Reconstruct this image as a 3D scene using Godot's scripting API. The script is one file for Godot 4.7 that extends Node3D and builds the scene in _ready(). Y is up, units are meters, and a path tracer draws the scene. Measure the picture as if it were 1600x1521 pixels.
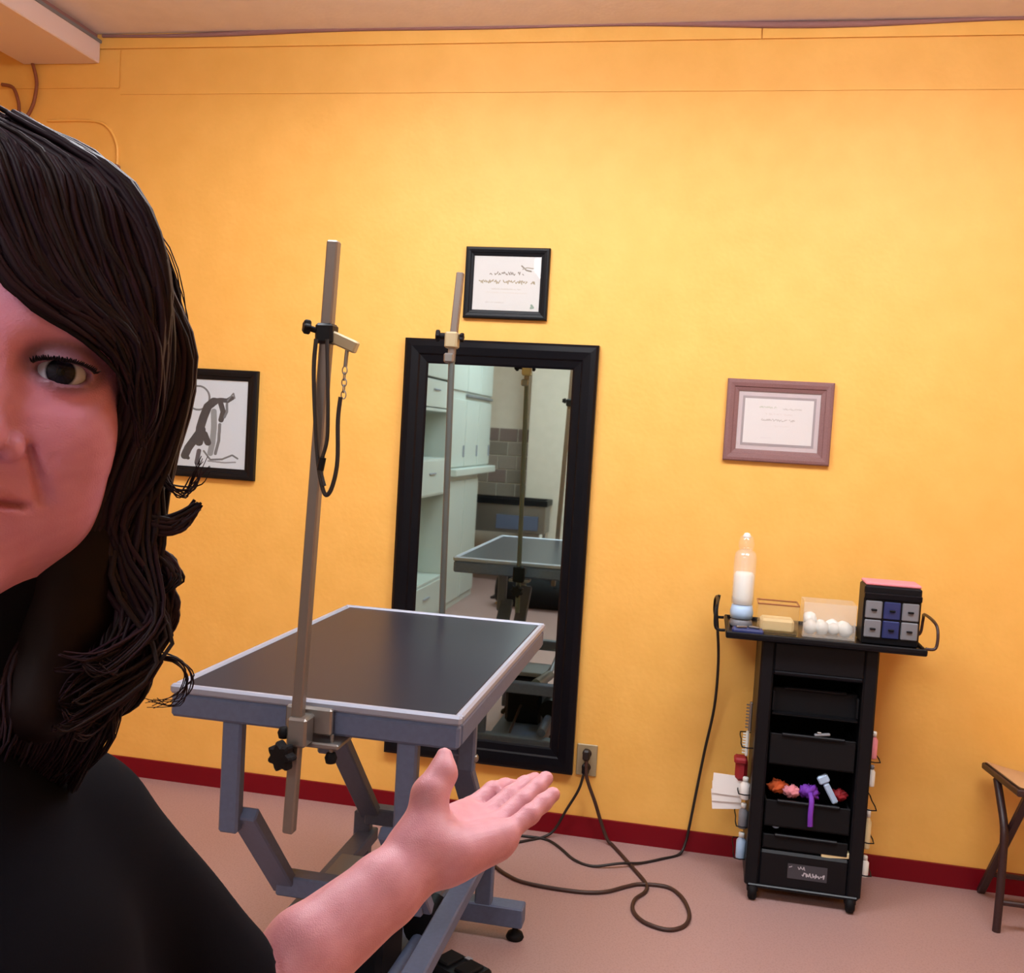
extends Node3D
# A dog grooming room: yellow wall, hydraulic grooming table, wall mirror, salon trolley, and a person gesturing at it all.
const V0 := Vector3.ZERO
var M := {}
var taken := {}
var rng := RandomNumberGenerator.new()

# ---------------------------------------------------------------- small helpers
func v(x: float, y: float, z: float) -> Vector3:
	return Vector3(x, y, z)

func numbered(called: String) -> String:
	var n: int = taken.get(called, 0)
	taken[called] = n + 1
	return called if n == 0 else "%s_%03d" % [called, n]

func mb() -> SurfaceTool:
	var st := SurfaceTool.new()
	st.begin(Mesh.PRIMITIVE_TRIANGLES)
	st.set_smooth_group(-1)
	return st

func obj(called: String, st: SurfaceTool, m: Material, parent: Node3D = null) -> MeshInstance3D:
	st.generate_normals()
	var o := MeshInstance3D.new()
	o.mesh = st.commit()
	o.mesh.surface_set_material(0, m)
	if parent == null:
		o.name = numbered(called)
		add_child(o)
	else:
		o.name = called
		parent.add_child(o, true)
	return o

func mesh_obj(called: String, mesh: Mesh, m: Material, parent: Node3D, at := V0, turn := Basis.IDENTITY) -> MeshInstance3D:
	var o := MeshInstance3D.new()
	o.mesh = mesh
	o.material_override = m
	o.transform = Transform3D(turn, at)
	if parent == null:
		o.name = numbered(called)
		add_child(o)
	else:
		o.name = called
		parent.add_child(o, true)
	return o

func tag(o: Node3D, label: String, category: String, group := "") -> void:
	o.set_meta("label", label)
	o.set_meta("category", category)
	if group:
		o.set_meta("group", group)

func thing(called: String, at: Vector3, label: String, category: String, group := "") -> Node3D:
	var o := Node3D.new()
	o.name = numbered(called)
	add_child(o)
	o.position = at
	tag(o, label, category, group)
	return o

func struct(called: String, st: SurfaceTool, m: Material) -> MeshInstance3D:
	var o := obj(called, st, m)
	o.set_meta("kind", "structure")
	return o

func tri(st: SurfaceTool, a: Vector3, b: Vector3, c: Vector3) -> void:   # counter-clockwise seen from outside
	st.add_vertex(a)
	st.add_vertex(c)
	st.add_vertex(b)

func tri_out(st: SurfaceTool, a: Vector3, b: Vector3, c: Vector3, inside: Vector3) -> void:
	if (b - a).cross(c - a).dot(a + b + c - inside * 3.0) < 0.0:
		tri(st, a, c, b)
	else:
		tri(st, a, b, c)

func quad_out(st: SurfaceTool, a: Vector3, b: Vector3, c: Vector3, d: Vector3, inside: Vector3) -> void:
	tri_out(st, a, b, c, inside)
	tri_out(st, a, c, d, inside)

func box(st: SurfaceTool, at: Vector3, size: Vector3, turn := Basis.IDENTITY, bevel := 0.0) -> void:
	var h := size * 0.5
	var b := minf(bevel, minf(h.x, minf(h.y, h.z)) * 0.6)
	var p := {}
	for sx in [-1, 1]:
		for sy in [-1, 1]:
			for sz in [-1, 1]:
				var s := Vector3(sx, sy, sz)
				for ax in 3:
					var q := (h - Vector3.ONE * b) * s
					q[ax] = h[ax] * s[ax]
					p[Vector4i(sx, sy, sz, ax)] = at + turn * q
	for ax in 3:
		var u := (ax + 1) % 3
		var w := (ax + 2) % 3
		for s in [-1, 1]:
			var k := []
			for e in [[-1, -1], [1, -1], [1, 1], [-1, 1]]:
				var c := Vector3i.ZERO
				c[ax] = s
				c[u] = e[0]
				c[w] = e[1]
				k.append(p[Vector4i(c.x, c.y, c.z, ax)])
			quad_out(st, k[0], k[1], k[2], k[3], at)
		if b > 0.0:
			for su in [-1, 1]:
				for sw in [-1, 1]:
					var lo := Vector3i.ZERO
					lo[ax] = -1
					lo[u] = su
					lo[w] = sw
					var hi := lo
					hi[ax] = 1
					quad_out(st, p[Vector4i(lo.x, lo.y, lo.z, u)], p[Vector4i(hi.x, hi.y, hi.z, u)], p[Vector4i(hi.x, hi.y, hi.z, w)], p[Vector4i(lo.x, lo.y, lo.z, w)], at)
	if b > 0.0:
		for sx in [-1, 1]:
			for sy in [-1, 1]:
				for sz in [-1, 1]:
					tri_out(st, p[Vector4i(sx, sy, sz, 0)], p[Vector4i(sx, sy, sz, 1)], p[Vector4i(sx, sy, sz, 2)], at)

func bx(called: String, at: Vector3, size: Vector3, m: Material, parent: Node3D = null, bevel := 0.003, turn := Basis.IDENTITY) -> MeshInstance3D:
	var st := mb()
	box(st, V0, size, Basis.IDENTITY, bevel)
	var o := obj(called, st, m, parent)
	o.transform = Transform3D(turn, at)
	return o

func between(a: Vector3, b: Vector3, up := Vector3.UP) -> Basis:   # y runs from a to b
	var y := (b - a).normalized()
	var x := up.cross(y)
	if x.length() < 0.01:
		x = Vector3.RIGHT.cross(y)
	x = x.normalized()
	return Basis(x, y, x.cross(y))

func bar(called: String, a: Vector3, b: Vector3, wx: float, wz: float, m: Material, parent: Node3D, up := Vector3.RIGHT, bevel := 0.004) -> MeshInstance3D:
	return bx(called, (a + b) * 0.5, Vector3(wx, (b - a).length(), wz), m, parent, bevel, between(a, b, up))

func spline(p: Array, steps: int) -> PackedVector3Array:
	var out := PackedVector3Array()
	var n := p.size()
	for i in n - 1:
		var a: Vector3 = p[maxi(i - 1, 0)]
		var b: Vector3 = p[i]
		var c: Vector3 = p[i + 1]
		var d: Vector3 = p[mini(i + 2, n - 1)]
		for s in steps:
			out.append(b.cubic_interpolate(c, a, d, float(s) / steps))
	out.append(p[n - 1])
	return out

func tube(st: SurfaceTool, path: PackedVector3Array, radius, sides := 8, flat := 1.0) -> void:   # radius: a number or one for each point
	st.set_smooth_group(0)
	var n := path.size()
	var rings := []
	var x := Vector3.ZERO
	for i in n:
		var t := (path[mini(i + 1, n - 1)] - path[maxi(i - 1, 0)]).normalized()
		if i == 0:
			x = t.cross(Vector3.UP if absf(t.y) < 0.9 else Vector3.RIGHT).normalized()
		else:
			x = (x - t * x.dot(t)).normalized()
		var y := t.cross(x)
		var r: float = radius if radius is float else radius[i]
		var ring := PackedVector3Array()
		for k in sides:
			var a := TAU * k / sides
			ring.append(path[i] + x * cos(a) * r + y * sin(a) * r * flat)
		rings.append(ring)
	for i in n - 1:
		for k in sides:
			var j := (k + 1) % sides
			tri(st, rings[i][k], rings[i][j], rings[i + 1][j])
			tri(st, rings[i][k], rings[i + 1][j], rings[i + 1][k])
	st.set_smooth_group(-1)
	for k in range(1, sides - 1):
		tri(st, rings[0][0], rings[0][k + 1], rings[0][k])
		tri(st, rings[n - 1][0], rings[n - 1][k], rings[n - 1][k + 1])

func tube_obj(called: String, pts: Array, r: float, m: Material, parent: Node3D = null, sides := 8, steps := 6) -> MeshInstance3D:
	var st := mb()
	tube(st, spline(pts, steps), r, sides)
	return obj(called, st, m, parent)

func rod(called: String, a: Vector3, b: Vector3, r: float, m: Material, parent: Node3D, sides := 14) -> MeshInstance3D:
	var st := mb()
	tube(st, PackedVector3Array([a, b]), r, sides)
	return obj(called, st, m, parent)

func lathe(st: SurfaceTool, profile: Array, turn := Basis.IDENTITY, at := V0, seg := 24, smooth := true) -> void:   # profile: Vector2(radius, height) from the bottom up
	st.set_smooth_group(0 if smooth else -1)
	for i in profile.size() - 1:
		var p: Vector2 = profile[i]
		var q: Vector2 = profile[i + 1]
		for k in seg:
			var a := TAU * k / seg
			var b := TAU * (k + 1) / seg
			var p0 := at + turn * v(cos(a) * p.x, p.y, sin(a) * p.x)
			var p1 := at + turn * v(cos(b) * p.x, p.y, sin(b) * p.x)
			var q0 := at + turn * v(cos(a) * q.x, q.y, sin(a) * q.x)
			var q1 := at + turn * v(cos(b) * q.x, q.y, sin(b) * q.x)
			if p.x > 0.00001:
				tri(st, p0, q1, p1)
			if q.x > 0.00001:
				tri(st, p0, q0, q1)
	st.set_smooth_group(-1)

func lathe_obj(called: String, profile: Array, m: Material, parent: Node3D, at := V0, turn := Basis.IDENTITY, seg := 24) -> MeshInstance3D:
	var st := mb()
	lathe(st, profile, turn, V0, seg)
	var o := obj(called, st, m, parent)
	o.position = at
	return o

func star_knob(called: String, at: Vector3, axis: Vector3, r: float, depth: float, lobes: int, m: Material, parent: Node3D) -> MeshInstance3D:
	var st := mb()
	var b := between(V0, axis)
	var n := lobes * 6
	var rim := []
	for i in n:
		var a := TAU * i / n
		var rr := r * (0.86 + 0.14 * cos(a * lobes))
		rim.append(Vector2(cos(a), sin(a)) * rr)
	for i in n:
		var p: Vector2 = rim[i]
		var q: Vector2 = rim[(i + 1) % n]
		var hs := [-depth * 0.5, -depth * 0.3, depth * 0.3, depth * 0.5]
		var ks := [0.8, 1.0, 1.0, 0.8]
		for j in 3:
			quad_out(st, b * v(p.x * ks[j], hs[j], p.y * ks[j]), b * v(q.x * ks[j], hs[j], q.y * ks[j]), b * v(q.x * ks[j + 1], hs[j + 1], q.y * ks[j + 1]), b * v(p.x * ks[j + 1], hs[j + 1], p.y * ks[j + 1]), V0)
		for s in [0, 3]:
			tri_out(st, b * v(0, hs[s], 0), b * v(p.x * 0.8, hs[s], p.y * 0.8), b * v(q.x * 0.8, hs[s], q.y * 0.8), V0)
	var o := obj(called, st, m, parent)
	o.position = at
	return o

func frame_rails(parent: Node3D, w: float, h: float, width: float, depth: float, m: Material) -> void:   # four mitred mouldings around the origin, facing +z
	var prof := [Vector2(0, 0), Vector2(0, depth * 0.8), Vector2(width * 0.1, depth * 0.97), Vector2(width * 0.3, depth), Vector2(width * 0.6, depth * 0.9), Vector2(width * 0.66, depth * 0.72), Vector2(width * 0.92, depth * 0.62), Vector2(width, depth * 0.5), Vector2(width, 0)]
	for side in 4:
		var hw := w * 0.5 if side % 2 == 0 else h * 0.5
		var hh := h * 0.5 if side % 2 == 0 else w * 0.5
		var turn := Basis(Vector3.BACK, side * PI / 2)
		var st := mb()
		var mid := turn * v(0, -hh + width * 0.5, depth * 0.3)
		for i in prof.size() - 1:
			var p: Vector2 = prof[i]
			var q: Vector2 = prof[i + 1]
			quad_out(st, turn * v(-hw + p.x, -hh + p.x, p.y), turn * v(hw - p.x, -hh + p.x, p.y), turn * v(hw - q.x, -hh + q.x, q.y), turn * v(-hw + q.x, -hh + q.x, q.y), mid)
		obj("frame_rail", st, m, parent)

# ---------------------------------------------------------------- materials
func mat(col: Color, rough := 0.6, metal := 0.0, spec := 0.5) -> StandardMaterial3D:
	var m := StandardMaterial3D.new()
	m.albedo_color = col
	m.roughness = rough
	m.metallic = metal
	m.metallic_specular = spec
	return m

func noise_tex(freq: float, stops: Array, seed_: int, size := 512, octaves := 4) -> NoiseTexture2D:
	var n := FastNoiseLite.new()
	n.noise_type = FastNoiseLite.TYPE_SIMPLEX_SMOOTH
	n.frequency = freq
	n.fractal_octaves = octaves
	n.seed = seed_
	var t := NoiseTexture2D.new()
	t.width = size
	t.height = size
	t.seamless = true
	t.noise = n
	var g := Gradient.new()
	var cols := PackedColorArray()
	var offs := PackedFloat32Array()
	for s in stops:
		offs.append(s[0])
		cols.append(s[1])
	g.offsets = offs
	g.colors = cols
	t.color_ramp = g
	return t

func textured(freq: float, stops: Array, seed_: int, scale: float, rough: float, bump := 0.0, bump_freq := 0.2) -> StandardMaterial3D:
	var m := mat(Color.WHITE, rough)
	m.albedo_texture = noise_tex(freq, stops, seed_)
	m.uv1_triplanar = true
	m.uv1_world_triplanar = true
	m.uv1_scale = Vector3.ONE * scale
	if bump > 0.0:
		m.heightmap_enabled = true
		m.heightmap_scale = bump
		m.heightmap_texture = noise_tex(bump_freq, [[0.0, Color.BLACK], [1.0, Color.WHITE]], seed_ + 7)
	return m

func glass(col: Color) -> StandardMaterial3D:
	var m := mat(col, 0.03)
	m.transparency = BaseMaterial3D.TRANSPARENCY_ALPHA
	return m

func make_materials() -> void:
	M.wall = textured(0.02, [[0.0, Color8(239, 180, 86)], [1.0, Color8(246, 188, 95)]], 3, 0.6, 0.55, 0.05, 0.12)
	M.ceiling = textured(0.03, [[0.0, Color8(226, 217, 225)], [1.0, Color8(234, 225, 233)]], 5, 0.5, 0.85, 0.05, 0.2)
	M.bead = mat(Color8(150, 108, 106), 0.8)
	M.floor = textured(0.16, [[0.0, Color8(150, 116, 112)], [0.45, Color8(163, 130, 126)], [0.6, Color8(169, 136, 130)], [1.0, Color8(156, 122, 120)]], 9, 1.4, 0.5, 0.0)
	M.baseboard = mat(Color8(118, 10, 24), 0.45, 0.0, 0.3)
	M.beige = textured(0.03, [[0.0, Color8(218, 208, 194)], [1.0, Color8(226, 216, 202)]], 15, 0.5, 0.7)
	M.duct = mat(Color8(226, 205, 205), 0.5)
	M.black = mat(Color8(17, 17, 21), 0.42, 0.0, 0.3)
	M.black_gloss = mat(Color8(11, 11, 17), 0.28, 0.0, 0.32)
	M.black_matte = mat(Color8(16, 15, 18), 0.7, 0.0, 0.3)
	M.inside = mat(Color8(10, 10, 13), 0.6, 0.0, 0.25)
	M.mirror = mat(Color8(206, 230, 224), 0.02, 1.0)
	M.steel = mat(Color8(140, 136, 132), 0.34, 0.8)
	M.pole = mat(Color8(128, 116, 108), 0.38, 0.6)
	M.alu = mat(Color8(150, 153, 168), 0.45, 0.2)
	M.powder = textured(0.05, [[0.0, Color8(82, 91, 117)], [1.0, Color8(90, 100, 127)]], 21, 2.0, 0.5)
	M.mat_top = textured(0.2, [[0.0, Color8(33, 34, 43)], [1.0, Color8(42, 43, 53)]], 23, 4.0, 0.3)
	M.mat_top.metallic_specular = 0.2
	M.rubber = mat(Color8(14, 12, 15), 0.65, 0.0, 0.3)
	M.dull_steel = mat(Color8(84, 90, 88), 0.45, 0.3)
	M.white = mat(Color8(232, 234, 230), 0.4)
	M.white_gloss = mat(Color8(238, 240, 236), 0.25)
	M.laminate = mat(Color8(196, 204, 200), 0.4)
	M.cream = mat(Color8(226, 208, 160), 0.5)
	M.paper = mat(Color8(240, 236, 232), 0.8)
	M.khaki = mat(Color8(176, 176, 140), 0.7)
	M.mauve = textured(0.06, [[0.0, Color8(120, 84, 84)], [1.0, Color8(136, 98, 96)]], 31, 5.0, 0.4)
	M.matboard = mat(Color8(188, 172, 174), 0.8)
	M.matline = mat(Color8(150, 138, 140), 0.8)
	M.pane = glass(Color(1, 1, 1, 0.03))
	M.pane.metallic_specular = 0.25
	M.clear = glass(Color(1.0, 0.97, 0.94, 0.12))
	M.amber = glass(Color(0.9, 0.75, 0.5, 0.1))
	M.amber_edge = mat(Color8(150, 92, 56), 0.3)
	M.red = mat(Color8(150, 24, 34), 0.6)
	M.orange = mat(Color8(214, 96, 44), 0.8)
	M.pink = mat(Color8(226, 140, 150), 0.8)
	M.purple = mat(Color8(112, 44, 168), 0.7)
	M.blue = mat(Color8(34, 44, 96), 0.5)
	M.pale_blue = mat(Color8(170, 196, 226), 0.4)
	M.grey = mat(Color8(120, 120, 126), 0.5)
	M.wood = textured(0.03, [[0.0, Color8(44, 24, 26)], [1.0, Color8(58, 32, 30)]], 35, 6.0, 0.45)
	M.canvas = textured(0.1, [[0.0, Color8(186, 146, 104)], [1.0, Color8(200, 160, 116)]], 37, 8.0, 0.85)
	M.plate = mat(Color8(168, 150, 116), 0.4, 0.2)
	M.cable_brown = mat(Color8(140, 78, 48), 0.6)
	M.cord = mat(Color8(58, 34, 28), 0.5)
	M.cord_dark = mat(Color8(30, 22, 22), 0.5)
	M.tile = [textured(0.04, [[0.0, Color8(120, 112, 104)], [1.0, Color8(150, 140, 130)]], 41, 3.0, 0.5), textured(0.04, [[0.0, Color8(136, 126, 118)], [1.0, Color8(164, 152, 142)]], 43, 3.0, 0.5), textured(0.04, [[0.0, Color8(108, 94, 92)], [1.0, Color8(150, 128, 122)]], 45, 3.0, 0.5)]
	M.shirt = textured(0.12, [[0.0, Color8(8, 8, 14)], [1.0, Color8(15, 14, 22)]], 51, 9.0, 0.95)
	M.shirt.metallic_specular = 0.2
	M.skin = mat(Color.WHITE, 0.48, 0.0, 0.45)
	M.skin.vertex_color_use_as_albedo = true
	M.skin.subsurf_scatter_enabled = true
	M.skin.subsurf_scatter_strength = 0.12
	M.skin.uv1_triplanar = true
	M.skin.uv1_scale = Vector3.ONE * 11.0
	M.skin.heightmap_enabled = true
	M.skin.heightmap_scale = 0.025
	M.skin.heightmap_texture = noise_tex(0.12, [[0.0, Color.BLACK], [1.0, Color.WHITE]], 61)
	M.eye = mat(Color.WHITE, 0.12, 0.0, 0.3)
	M.eye.vertex_color_use_as_albedo = true
	M.hair = mat(Color.WHITE, 0.58, 0.0, 0.3)
	M.hair.vertex_color_use_as_albedo = true
	M.lens = mat(Color8(250, 248, 240), 0.5)
	M.lens.emission_enabled = true
	M.lens.emission = Color8(244, 250, 255)
	M.lens.emission_energy_multiplier = 15.0

# ---------------------------------------------------------------- flat print
func ink(im: Image, pts: Array, w: float, col: Color) -> void:   # a brush stroke through points given in pixels
	for i in pts.size() - 1:
		var a: Vector2 = pts[i]
		var b: Vector2 = pts[i + 1]
		var n := maxi(1, int(a.distance_to(b)))
		for s in n + 1:
			var c := a.lerp(b, float(s) / n)
			for dy in range(-int(w), int(w) + 1):
				for dx in range(-int(w), int(w) + 1):
					if dx * dx + dy * dy <= w * w:
						var x := int(c.x) + dx
						var y := int(c.y) + dy
						if x >= 0 and y >= 0 and x < im.get_width() and y < im.get_height():
							im.set_pixel(x, y, col)

func scribble(im: Image, x0: float, x1: float, y: float, tall: float, col: Color) -> void:   # a line of lettering too small to read
	var x := x0
	while x < x1:
		var w := tall * rng.randf_range(0.3, 0.75)
		if rng.randf() < 0.84:
			var p := []
			for k in 4:
				p.append(Vector2(x + w * k / 3.0, y + rng.randf_range(-0.5, 0.5) * tall))
			ink(im, p, maxf(1.0, tall * 0.12), col)
		x += w + tall * 0.18

func print_mat(im: Image, rough := 0.6) -> StandardMaterial3D:
	var m := mat(Color.WHITE, rough, 0.0, 0.2)
	m.albedo_texture = ImageTexture.create_from_image(im)
	return m

func sheet(called: String, w: float, h: float, at: Vector3, m: Material, parent: Node3D, turn := Basis.IDENTITY) -> MeshInstance3D:
	var q := QuadMesh.new()
	q.size = Vector2(w, h)
	return mesh_obj(called, q, m, parent, at, turn)

# ---------------------------------------------------------------- smooth bodies: distance fields meshed as surface nets
class Blob:
	var kind := 0
	var a := Vector3.ZERO
	var ab := Vector3.ZERO
	var inv := 0.0
	var ra := 0.0
	var rb := 0.0
	var k := 0.01
	var sub := false
	var turn := Basis.IDENTITY
	var r := Vector3.ONE
	func d(p: Vector3) -> float:
		var q := p - a
		if kind == 0:
			var h := clampf(q.dot(ab) * inv, 0.0, 1.0)
			return (q - ab * h).length() - lerpf(ra, rb, h)
		q = turn * q
		var k0 := (q / r).length()
		var k1 := (q / (r * r)).length()
		return k0 * (k0 - 1.0) / k1 if k1 > 0.0001 else -minf(r.x, minf(r.y, r.z))

func cap(list: Array, a: Vector3, b: Vector3, ra: float, rb: float, k := 0.012, sub := false) -> void:
	var o := Blob.new()
	o.a = a
	o.ab = b - a
	o.inv = 1.0 / maxf(o.ab.length_squared(), 1e-9)
	o.ra = ra
	o.rb = rb
	o.k = k
	o.sub = sub
	list.append(o)

func ell(list: Array, c: Vector3, r: Vector3, k := 0.012, sub := false, axes := Basis.IDENTITY) -> void:
	var o := Blob.new()
	o.kind = 1
	o.a = c
	o.r = r
	o.k = k
	o.sub = sub
	o.turn = axes.transposed()
	list.append(o)

func field(list: Array, p: Vector3) -> float:
	var d := 10.0
	for o: Blob in list:
		var x := o.d(p)
		if o.sub:
			x = -x
			var h := maxf(o.k - absf(d - x), 0.0) / o.k
			d = maxf(d, x) + h * h * o.k * 0.25
		else:
			var h := maxf(o.k - absf(d - x), 0.0) / o.k
			d = minf(d, x) - h * h * o.k * 0.25
	return d

class Shell:
	var p := PackedVector3Array()
	var c := PackedColorArray()
	var i := PackedInt32Array()

func nets(list: Array, lo: Vector3, hi: Vector3, cell: float, out: Shell, paint: Callable) -> void:
	const B := 5
	var nx := int(ceil((hi.x - lo.x) / cell / B)) * B
	var ny := int(ceil((hi.y - lo.y) / cell / B)) * B
	var nz := int(ceil((hi.z - lo.z) / cell / B)) * B
	var sx := nx + 1
	var sxy := sx * (ny + 1)
	var val := PackedFloat32Array()
	val.resize(sxy * (nz + 1))
	val.fill(99.0)
	var idx := PackedInt32Array()
	idx.resize(sxy * (nz + 1))
	idx.fill(-1)
	var cells := []
	var rb := cell * B * 0.87 + cell
	for bz in range(0, nz, B):
		for by in range(0, ny, B):
			for bx_ in range(0, nx, B):
				var mid := lo + Vector3(bx_ + B * 0.5, by + B * 0.5, bz + B * 0.5) * cell
				if absf(field(list, mid)) > rb * 1.5:
					continue
				var near := []
				var adds := 0
				for o: Blob in list:
					if o.d(mid) < rb * 1.3 + o.k + 0.004:
						near.append(o)
						adds += 0 if o.sub else 1
				if adds == 0:
					continue
				for z in range(bz, bz + B + 1):
					for y in range(by, by + B + 1):
						for x in range(bx_, bx_ + B + 1):
							var n := z * sxy + y * sx + x
							if val[n] > 98.0:
								val[n] = field(near, lo + Vector3(x, y, z) * cell)
				for z in range(bz, bz + B):
					for y in range(by, by + B):
						for x in range(bx_, bx_ + B):
							cells.append(Vector3i(x, y, z))
	var off := [0, 1, sx, sx + 1, sxy, sxy + 1, sxy + sx, sxy + sx + 1]
	var edges := [[0, 1], [2, 3], [4, 5], [6, 7], [0, 2], [1, 3], [4, 6], [5, 7], [0, 4], [1, 5], [2, 6], [3, 7]]
	for q: Vector3i in cells:
		var n := q.z * sxy + q.y * sx + q.x
		var inside := 0
		for k in 8:
			if val[n + off[k]] < 0.0:
				inside += 1
		if inside == 0 or inside == 8:
			continue
		var sum := Vector3.ZERO
		var count := 0
		for e in edges:
			var da: float = val[n + off[e[0]]]
			var db: float = val[n + off[e[1]]]
			if (da < 0.0) != (db < 0.0):
				var t := da / (da - db)
				var a := Vector3(e[0] & 1, (e[0] >> 1) & 1, e[0] >> 2)
				var b := Vector3(e[1] & 1, (e[1] >> 1) & 1, e[1] >> 2)
				sum += a.lerp(b, t)
				count += 1
		var w := lo + (Vector3(q) + sum / count) * cell
		idx[n] = out.p.size()
		out.p.append(w)
		out.c.append(paint.call(w))
	var step := [1, sx, sxy]
	for q: Vector3i in cells:
		var n := q.z * sxy + q.y * sx + q.x
		var d0: float = val[n]
		for ax in 3:
			var d1: float = val[n + step[ax]]
			if (d0 < 0.0) == (d1 < 0.0):
				continue
			var u: int = step[(ax + 1) % 3]
			var w: int = step[(ax + 2) % 3]
			if n - u - w < 0:
				continue
			var a := idx[n - u - w]
			var b := idx[n - w]
			var c := idx[n]
			var d := idx[n - u]
			if a < 0 or b < 0 or c < 0 or d < 0:
				continue
			if d0 < 0.0:
				out.i.append_array([a, c, b, a, d, c])
			else:
				out.i.append_array([a, b, c, a, c, d])

func skin_obj(called: String, s: Shell, m: Material, parent: Node3D) -> MeshInstance3D:
	var nrm := PackedVector3Array()
	nrm.resize(s.p.size())
	for t in range(0, s.i.size(), 3):
		var a := s.i[t]
		var b := s.i[t + 1]
		var c := s.i[t + 2]
		var n := (s.p[c] - s.p[a]).cross(s.p[b] - s.p[a])
		nrm[a] += n
		nrm[b] += n
		nrm[c] += n
	for k in nrm.size():
		nrm[k] = nrm[k].normalized()
	var arr := []
	arr.resize(Mesh.ARRAY_MAX)
	arr[Mesh.ARRAY_VERTEX] = s.p
	arr[Mesh.ARRAY_NORMAL] = nrm
	arr[Mesh.ARRAY_COLOR] = s.c
	arr[Mesh.ARRAY_INDEX] = s.i
	var mesh := ArrayMesh.new()
	mesh.add_surface_from_arrays(Mesh.PRIMITIVE_TRIANGLES, arr)
	mesh.surface_set_material(0, m)
	var o := MeshInstance3D.new()
	o.mesh = mesh
	o.name = called
	parent.add_child(o, true)
	return o

# ================================================================ the scene
func _ready() -> void:
	rng.seed = 20
	# camera
	var cam := Camera3D.new()
	cam.name = "camera"
	cam.fov = rad_to_deg(2.0 * atan(760.5 / 1565.0))
	cam.near = 0.02
	cam.position = v(0, 1.5, 3.672)
	cam.rotation = v(-0.056, 0.19, 0.059)
	add_child(cam)
	cam.current = true
	# surroundings: a closed room, no sky light
	var we := WorldEnvironment.new()
	we.name = "surroundings"
	var env := Environment.new()
	env.background_mode = Environment.BG_COLOR
	env.background_color = Color.BLACK
	env.tonemap_mode = Environment.TONE_MAPPER_LINEAR
	env.tonemap_exposure = 0.82
	env.sdfgi_enabled = true
	env.ssao_enabled = true
	env.ssil_enabled = true
	we.environment = env
	add_child(we)
	make_materials()
	# ceiling fittings: position, energy, what each hangs over
	for f in [[v(-0.95, HC, 1.45), 2.0, "grooming table"], [v(0.75, HC, 1.6), 2.0, "salon trolley"], [v(-0.9, HC, 4.7), 2.6, "white cabinets"]]:
		ceiling_light(f[0], f[1], f[2])
	build_room()
	build_mirror()
	build_pictures()
	build_table()
	build_arms()
	build_trolley()
	build_stool()
	build_cords()
	build_rear()
	build_person()

func ceiling_light(at: Vector3, energy: float, over: String) -> void:
	var t := thing("ceiling_light", at, "white fluorescent ceiling fitting with a glowing diffuser over the " + over, "ceiling light", "fluorescent fittings on the ceiling")
	bx("housing", v(0, -0.03, 0), v(1.10, 0.06, 0.30), M.white, t, 0.006)
	bx("diffuser", v(0, -0.125, 0), v(1.16, 0.13, 0.56), M.lens, t, 0.02)
	var l := AreaLight3D.new()
	l.name = "tubes"
	l.area_size = Vector2(1.1, 0.5)
	l.light_color = Color8(244, 250, 255)
	l.light_energy = energy
	l.set("area_range", 20.0)
	l.set("area_attenuation", 2.0)
	l.shadow_enabled = true
	l.position = v(0, -0.20, 0)
	l.rotation = v(-PI / 2, 0, 0)
	t.add_child(l)

func slab(called: String, lo: Vector3, hi: Vector3, m: Material) -> MeshInstance3D:
	var st := mb()
	box(st, V0, hi - lo)
	var o := struct(called, st, m)
	o.position = (lo + hi) * 0.5
	return o

const XL := -3.05
const XR := 2.5
const ZR := 6.7
const HC := 2.97

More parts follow.
